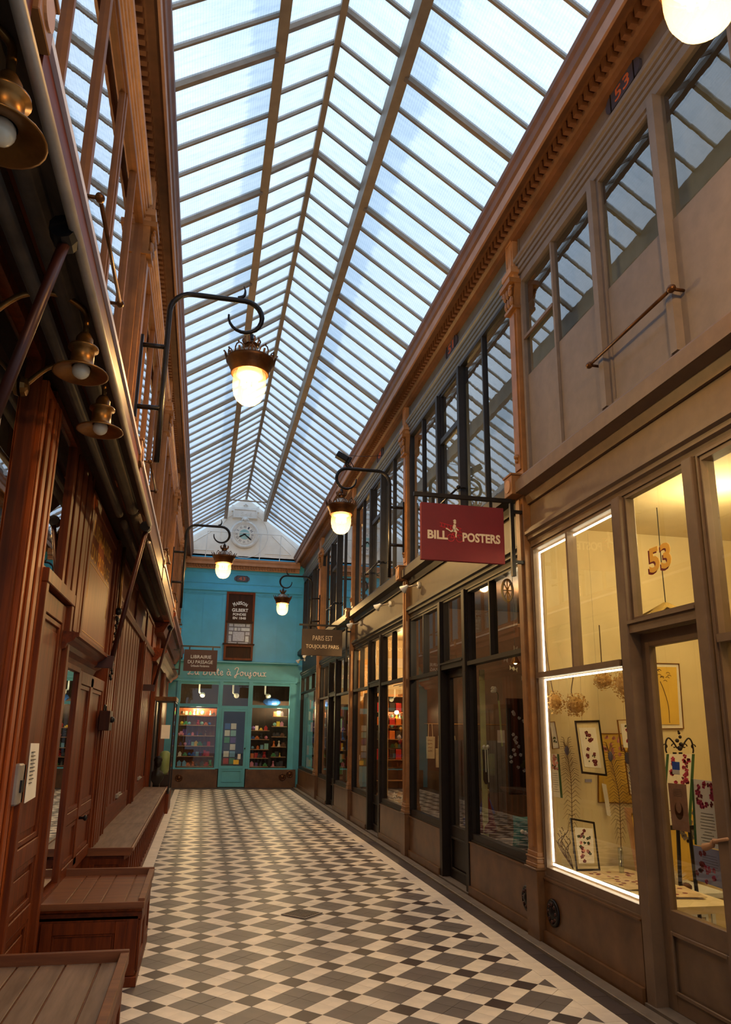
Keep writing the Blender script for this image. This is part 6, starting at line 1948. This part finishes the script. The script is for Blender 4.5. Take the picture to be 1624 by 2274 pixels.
for k, (x, z) in enumerate(((2.90, 2.34), (2.94, 2.30), (3.0, 2.22), (3.04, 2.21), (3.13, 2.18), (3.12, 2.12), (3.05, 2.42))):
    o = thing('paper_butterfly', '%s white paper butterfly from the left hanging in the dark shop window' % ORD[k], 'butterfly', (x, 6.95, z), 'paper butterflies in the clothes shop')
    MB().prism([(x, 6.95, z), (x - 0.02, 6.95, z + 0.03), (x - 0.022, 6.95, z - 0.02)], (0, -0.002, 0)).prism([(x, 6.95, z), (x + 0.022, 6.95, z + 0.02), (x + 0.018, 6.95, z - 0.03)], (0, -0.002, 0)).build('wings', 'paper', o)
o = thing('hanging_ornament', 'round yellow wheel ornament hanging high in the dark shop window', 'ornament', (2.9, 6.72, 2.97))
mb = MB()
mb.tube([(2.885 + 0.055 * math.cos(a), 6.72, 2.96 + 0.11 * math.sin(a)) for a in [2 * PI * k / 24 for k in range(25)]], 0.013, 6)
for k in range(4):
    a = PI * k / 4
    mb.tube([(2.885 - 0.05 * math.cos(a), 6.72, 2.96 - 0.105 * math.sin(a)), (2.885 + 0.05 * math.cos(a), 6.72, 2.96 + 0.105 * math.sin(a))], 0.006, 5)
mb.build('wheel', 'yellowpaper', o)
o = thing('shop_pendant', 'small pendant lamp on a thin cord in the dark shop window', 'lamp', (3.02, 6.9, 2.28))
MB().tube([(3.02, 6.9, 3.3), (3.02, 6.9, 2.34)], 0.003, 5).build('cord', 'alu', o)
MB().lathe([(0.012, 2.35), (0.02, 2.33), (0.05, 2.27), (0.052, 2.262)], (3.02, 6.9, 0), 16, 0, 'Z', False, False).build('shade', 'brass', o, True)
MB().ball((3.02, 6.9, 2.272), 0.02, 8).build('bulb', 'bulb_s', o)
o = thing('cloth_doll', 'small doll in a red and blue dress on the clothes shop display', 'doll', (2.93, 8.0, 0.6))
MB().lathe([(0.11, 0.60), (0.10, 0.66), (0.05, 0.86), (0.035, 0.93), (0.02, 0.96)], (2.95, 7.62, 0), 12).build('dress', 'red', o, True)
MB().ball((2.95, 7.62, 1.0), 0.042, 10).build('head', 'linen', o, True)
MB().ball((2.95, 7.632, 1.015), 0.046, 10, 0, (1, 1, 0.95)).build('hair', 'brass', o, True)
MB().tube([(2.92, 7.62, 0.92), (2.87, 7.6, 0.78)], 0.014, 6).tube([(2.98, 7.62, 0.92), (3.03, 7.6, 0.78)], 0.014, 6).build('arms', 'bluefl', o)
o = thing('yellow_edge_board', 'pale yellow upright board edge inside the clothes shop window', 'board', (2.9, 7.62, 0.546))
MB().box(2.885, 2.94, 7.535, 7.56, 0.546, 2.25).build('board', mat('pale_yellow_paint', (206, 200, 140), 0.6), o)

# ---- gift shop in the third bay
o = thing('shelf_unit', 'lit wooden shelf unit with red and dark boxes in the gift shop', 'shelf', (3.1, 13.3, 0.55))
MB().box(2.90, 2.92, 13.1, 13.5, 0.55, 2.25).box(3.55, 3.57, 13.1, 13.5, 0.55, 2.25).box(2.90, 3.57, 13.5, 13.52, 0.55, 2.25).build('sides', 'gilt_l', o)
for z in (0.75, 1.1, 1.45, 1.7, 1.92, 2.2):
    MB().box(2.92, 3.55, 13.12, 13.5, z - 0.012, z).build('shelf', 'gilt_l', o)
n = 0
for z, hgt in ((1.92, 0.2), (1.70, 0.16), (1.45, 0.18), (1.10, 0.22)):
    for k in range(5):
        n += 1
        x = 2.95 + k * 0.118
        o = thing('gift_box', '%s gift box, %s along the %s shelf from the top in the gift shop' % (['red', 'dark', 'orange'][(k + n) % 3], ORD[k], ORD[{1.92: 0, 1.7: 1, 1.45: 2, 1.1: 3}[z]]), 'box', (x + 0.05, 13.2, z), 'boxes on the gift shop shelves')
        MB().box(x, x + 0.10, 13.15, 13.28, z, z + hgt * 0.8).build('box', [TM[0], 'dark_in', TM[7]][(k + n) % 3], o, bevel=0.004)
o = thing('spotted_curtain', 'pale orange wall hanging with small dark specks in the gift shop', 'curtain', (2.95, 13.75, 0.6))
MB().box(2.885, 3.06, 13.72, 13.745, 0.6, 2.9).build('cloth', mat('orange_cloth', (222, 166, 96), 0.8, 0, 0.06), o)
o = thing('door_curtain', 'narrow pale curtain at the edge of the gift shop window', 'curtain', (3.1, 12.5, 0.55))
MB().box(3.06, 3.13, 12.55, 12.57, 0.55, 3.0).build('cloth', 'linen', o)
for k in range(16):
    y = 10.25 + 0.085 * k if k < 14 else 12.6 + 0.3 * (k - 14)
    x = 2.91 + 0.07 * (k % 4) + 0.02 * (k % 3)
    o = thing('gift_ornament', '%s star ornament, %s from the near pilaster in the gift shop window' % (['white', 'gold', 'pink', 'clear'][k % 4], ORD[k]), 'ornament', (x, y, 0.546), 'ornaments in the gift shop window')
    mb = MB().box(x - 0.02, x + 0.02, y - 0.02, y + 0.02, 0.546, 0.56).tube([(x, y, 0.56), (x, y, 0.62)], 0.004, 5)
    for a in range(5):
        t = 2 * PI * a / 5 + PI / 2
        mb.prism([(x, y, 0.66), (x + 0.02 * math.cos(t - 0.6), y, 0.66 + 0.02 * math.sin(t - 0.6)), (x + 0.05 * math.cos(t), y, 0.66 + 0.05 * math.sin(t)), (x + 0.02 * math.cos(t + 0.6), y, 0.66 + 0.02 * math.sin(t + 0.6))], (0, -0.008, 0))
    mb.build('star', ['paper', 'gold', 'pink', 'white_o'][k % 4], o)
mb = None
for k in range(9):
    y = 10.3 + 0.14 * k
    x = 2.95 + 0.05 * (k % 3)
    z = 1.62 - 0.06 * (k % 4)
    o = thing('hanging_trinket', '%s glass trinket hanging on a thread, %s from the near pilaster' % (['silver', 'red', 'gold'][k % 3], ORD[k]), 'trinket', (x, y, z), 'trinkets hanging in the gift shop')
    MB().tube([(x, y, 2.28), (x, y, z + 0.03)], 0.0012, 4).build('thread', 'alu', o)
    MB().lathe([(0.003, z - 0.05), (0.02, z - 0.02), (0.035, z), (0.02, z + 0.03), (0.004, z + 0.04)], (x, y, 0), 8).build('drop', ['white_o', TM[0], 'gold'][k % 3], o)
o = thing('string_rail', 'thin rod with hanging goods across the gift shop window', 'rail', (3.0, 11.0, 2.28))
MB().tube([(2.95, 10.15, 2.285), (2.95, 11.5, 2.285)], 0.006, 6).tube([(3.05, 10.15, 2.285), (3.05, 11.5, 2.285)], 0.006, 6).build('rod', 'brass', o)

# ---- bookshop and trinket shop (far bays)
def bookcase(x0, x1, y, z0, z1, rows, label, group, seed):
    o = thing('bookcase', label, 'shelf', ((x0 + x1) / 2, y, z0))
    MB().box(x0, x0 + 0.02, y - 0.22, y, z0, z1).box(x1 - 0.02, x1, y - 0.22, y, z0, z1).box(x0, x1, y, y + 0.02, z0, z1).build('sides', 'interior', o)
    r_ = random.Random(seed)
    n = 0
    for q in range(rows):
        z = z0 + 0.03 + (z1 - z0 - 0.05) * q / rows
        MB().box(x0 + 0.02, x1 - 0.02, y - 0.21, y, z - 0.015, z).build('shelf', 'interior', o)
        x = x0 + 0.03
        k = 0
        while x < x1 - 0.10:
            wd = r_.uniform(0.035, 0.07)
            hgt = (z1 - z0) / rows * r_.uniform(0.55, 0.8)
            k += 1
            ci = r_.randrange(12)
            b = MB().box(x, x + wd - 0.004, y - 0.17, y - 0.03, z, z + hgt).build('book', TM[ci], None)
            tag(b, '%s book, %s from the glass on the %s row of the %s' % (TOYN[ci], ORD[k - 1], ORD[q], group), 'book', 'books in the ' + group)
            x += wd
    return o
bookcase(2.92, 3.62, 17.85, 0.56, 2.2, 6, 'dim bookcase seen through the far bookshop pane', 'far bookcase', 4)
bookcase(2.92, 3.55, 15.55, 0.56, 2.1, 5, 'dim bookcase seen through the near bookshop pane', 'near bookcase', 5)
o = thing('bare_bulb', 'single bare bulb glowing behind the fourth bay door', 'bulb', (3.07, 17.3, 2.14))
MB().ball((3.07, 17.3, 2.14), 0.05, 12).build('bulb', 'bulb_s', o, True)
MB().tube([(3.07, 17.3, 3.2), (3.07, 17.3, 2.2)], 0.004, 5).build('cord', 'iron', o)
bookcase(2.92, 3.7, 21.45, 0.56, 2.5, 6, 'tall trinket shelf beside the blue toyshop', 'trinket shelf', 6)

# ---- toys in the end windows
def toy(kind, x, y, z, s, ci, label, grp):
    mb = MB()
    if kind == 'bear':
        mb.ball((x, y, z + s * 0.30), s * 0.28, 8, 0, (1, 0.8, 1.05)).ball((x, y - s * 0.02, z + s * 0.72), s * 0.22, 8).ball((x - s * 0.17, y, z + s * 0.9), s * 0.08, 6).ball((x + s * 0.17, y, z + s * 0.9), s * 0.08, 6)
        mb.ball((x - s * 0.22, y - s * 0.2, z + s * 0.1), s * 0.1, 6).ball((x + s * 0.22, y - s * 0.2, z + s * 0.1), s * 0.1, 6)
    elif kind == 'box':
        mb.box(x - s * 0.32, x + s * 0.32, y - s * 0.14, y + s * 0.14, z, z + s * 0.9)
    elif kind == 'doll':
        mb.lathe([(s * 0.28, z), (s * 0.22, z + s * 0.2), (s * 0.1, z + s * 0.55), (s * 0.06, z + s * 0.62)], (x, y, 0), 10).ball((x, y, z + s * 0.78), s * 0.17, 8)
    elif kind == 'house':
        mb.box(x - s * 0.3, x + s * 0.3, y - s * 0.2, y + s * 0.2, z, z + s * 0.5)
        mb.prism([(x - s * 0.36, y - s * 0.24, z + s * 0.5), (x + s * 0.36, y - s * 0.24, z + s * 0.5), (x, y - s * 0.24, z + s * 0.9)], (0, s * 0.48, 0))
    elif kind == 'car':
        mb.box(x - s * 0.4, x + s * 0.4, y - s * 0.18, y + s * 0.18, z + s * 0.1, z + s * 0.35).box(x - s * 0.2, x + s * 0.22, y - s * 0.16, y + s * 0.16, z + s * 0.35, z + s * 0.6)
        for dx in (-0.25, 0.25):
            mb.lathe([(s * 0.12, -s * 0.2), (s * 0.12, s * 0.2)], (x + dx * s, y, z + s * 0.12), 8, 0, 'Y')
    else:
        mb.ball((x, y, z + s * 0.35), s * 0.35, 10)
    o = mb.build({'bear': 'toy_bear', 'box': 'toy_box', 'doll': 'toy_doll', 'house': 'toy_house', 'car': 'toy_car', 'ball': 'toy_ball'}[kind], TM[ci], None)
    return tag(o, label, 'toy', grp)
KINDS = ['bear', 'box', 'doll', 'house', 'car', 'ball']
def toy_shelves(xa, xb, y, zs, side, seed):
    r_ = random.Random(seed)
    sh = thing('toy_shelves', 'warm lit wooden shelves of toys, %s' % side, 'shelf', ((xa + xb) / 2, y, zs[0]))
    for k, z in enumerate(zs):
        MB().box(xa, xb, y - 0.13, y + 0.16, z - 0.018, z).build('shelf', 'gilt_l', sh)
        x = xa + 0.07
        n = 0
        while x < xb - 0.05:
            n += 1
            kd = KINDS[r_.randrange(6)]
            ci = r_.randrange(12)
            s = r_.uniform(0.11, 0.19)
            toy(kd, x, y - 0.02, z, s, ci, '%s toy %s, %s on the %s shelf up, %s' % (TOYN[ci], kd, ORD[n - 1], ORD[k], side), 'toys on the %s shelf, %s' % (ORD[k], side))
            x += r_.uniform(0.09, 0.15)
toy_shelves(-0.60, 0.40, 22.02, (0.55, 0.82, 1.10, 1.38, 1.67, 1.95), 'left toyshop window', 11)
toy_shelves(1.42, 1.95, 22.10, (0.55, 0.78, 1.02, 1.30, 1.55), 'inner right toyshop case', 12)
toy_shelves(2.02, 2.44, 22.02, (0.55, 0.82, 1.10, 1.38, 1.67, 1.95), 'outer right toyshop case', 13)
o = thing('card_rack', 'rack of small greeting cards behind the toyshop door glass', 'rack', (0.8, 21.9, 0.6))
MB().box(0.64, 0.66, 21.86, 21.88, 0.0, 1.75).box(1.0, 1.02, 21.86, 21.88, 0.0, 1.75).box(0.64, 1.02, 21.86, 21.88, 0.55, 0.57).box(0.64, 1.02, 21.86, 21.88, 1.73, 1.75).build('frame', 'iron', o)
n = 0
for r_ in range(6):
    for c_ in range(2):
        n += 1
        ci = (r_ * 5 + c_ * 3) % 12
        b = MB().box(0.67 + c_ * 0.17, 0.82 + c_ * 0.17, 21.85, 21.856, 0.62 + r_ * 0.19, 0.78 + r_ * 0.19).build('greeting_card', TM[ci] if n % 3 else M['paper'], None)
        tag(b, '%s greeting card, %s column, %s row from below in the rack' % (TOYN[ci] if n % 3 else 'plain white', ['left', 'right'][c_], ORD[r_]), 'card', 'cards in the toyshop door rack')
for k, x in enumerate((-0.05, 0.92, 1.85)):
    o = thing('globe_lamp', 'white globe lamp on a curved stem, %s in the toyshop' % ['left', 'middle', 'right'][k], 'lamp', (x, 22.2, 2.5), 'globe lamps in the toyshop')
    MB().tube(smooth_path([(x - 0.06, 22.2, 3.2), (x - 0.06, 22.2, 2.65), (x - 0.03, 22.2, 2.58), (x + 0.02, 22.2, 2.55)]), 0.025, 8).build('stem', 'white_o', o, True)
    MB().ball((x + 0.04, 22.2, 2.52), 0.075, 14).build('globe', 'white', o, True)
b = tag(MB().ball((2.0, 22.2, 2.36), 0.2, 12, 0, (1.3, 0.6, 0.6)).build('blue_bag', TM[1], None), 'blue bag hanging high in the right toyshop window', 'bag')

# ---- lamps of the shops
point('gallery_light', (3.7, 4.6, 3.15), GALLERY_W, (1.0, 0.74, 0.36), 0.15)
point('gallery_light', (3.6, 3.0, 3.15), GALLERY_W * 0.6, (1.0, 0.74, 0.36), 0.15)
point('clothes_light', (3.7, 8.2, 3.0), SHOP_W * 2.2, (1.0, 0.72, 0.42), 0.12)
point('gift_light', (3.5, 12.6, 2.9), SHOP_W * 4, (1.0, 0.66, 0.30), 0.12)
point('bookshop_light', (3.4, 16.6, 2.8), SHOP_W * 1.6, (1.0, 0.70, 0.38), 0.12)
point('trinket_light', (3.4, 20.3, 2.8), SHOP_W * 1.6, (1.0, 0.70, 0.38), 0.12)
point('toyshop_light', (-0.1, 21.92, 2.13), SHOP_W * 2.6, (1.0, 0.66, 0.30), 0.06)
point('toyshop_light', (2.2, 21.92, 2.13), SHOP_W * 1.8, (1.0, 0.70, 0.38), 0.06)
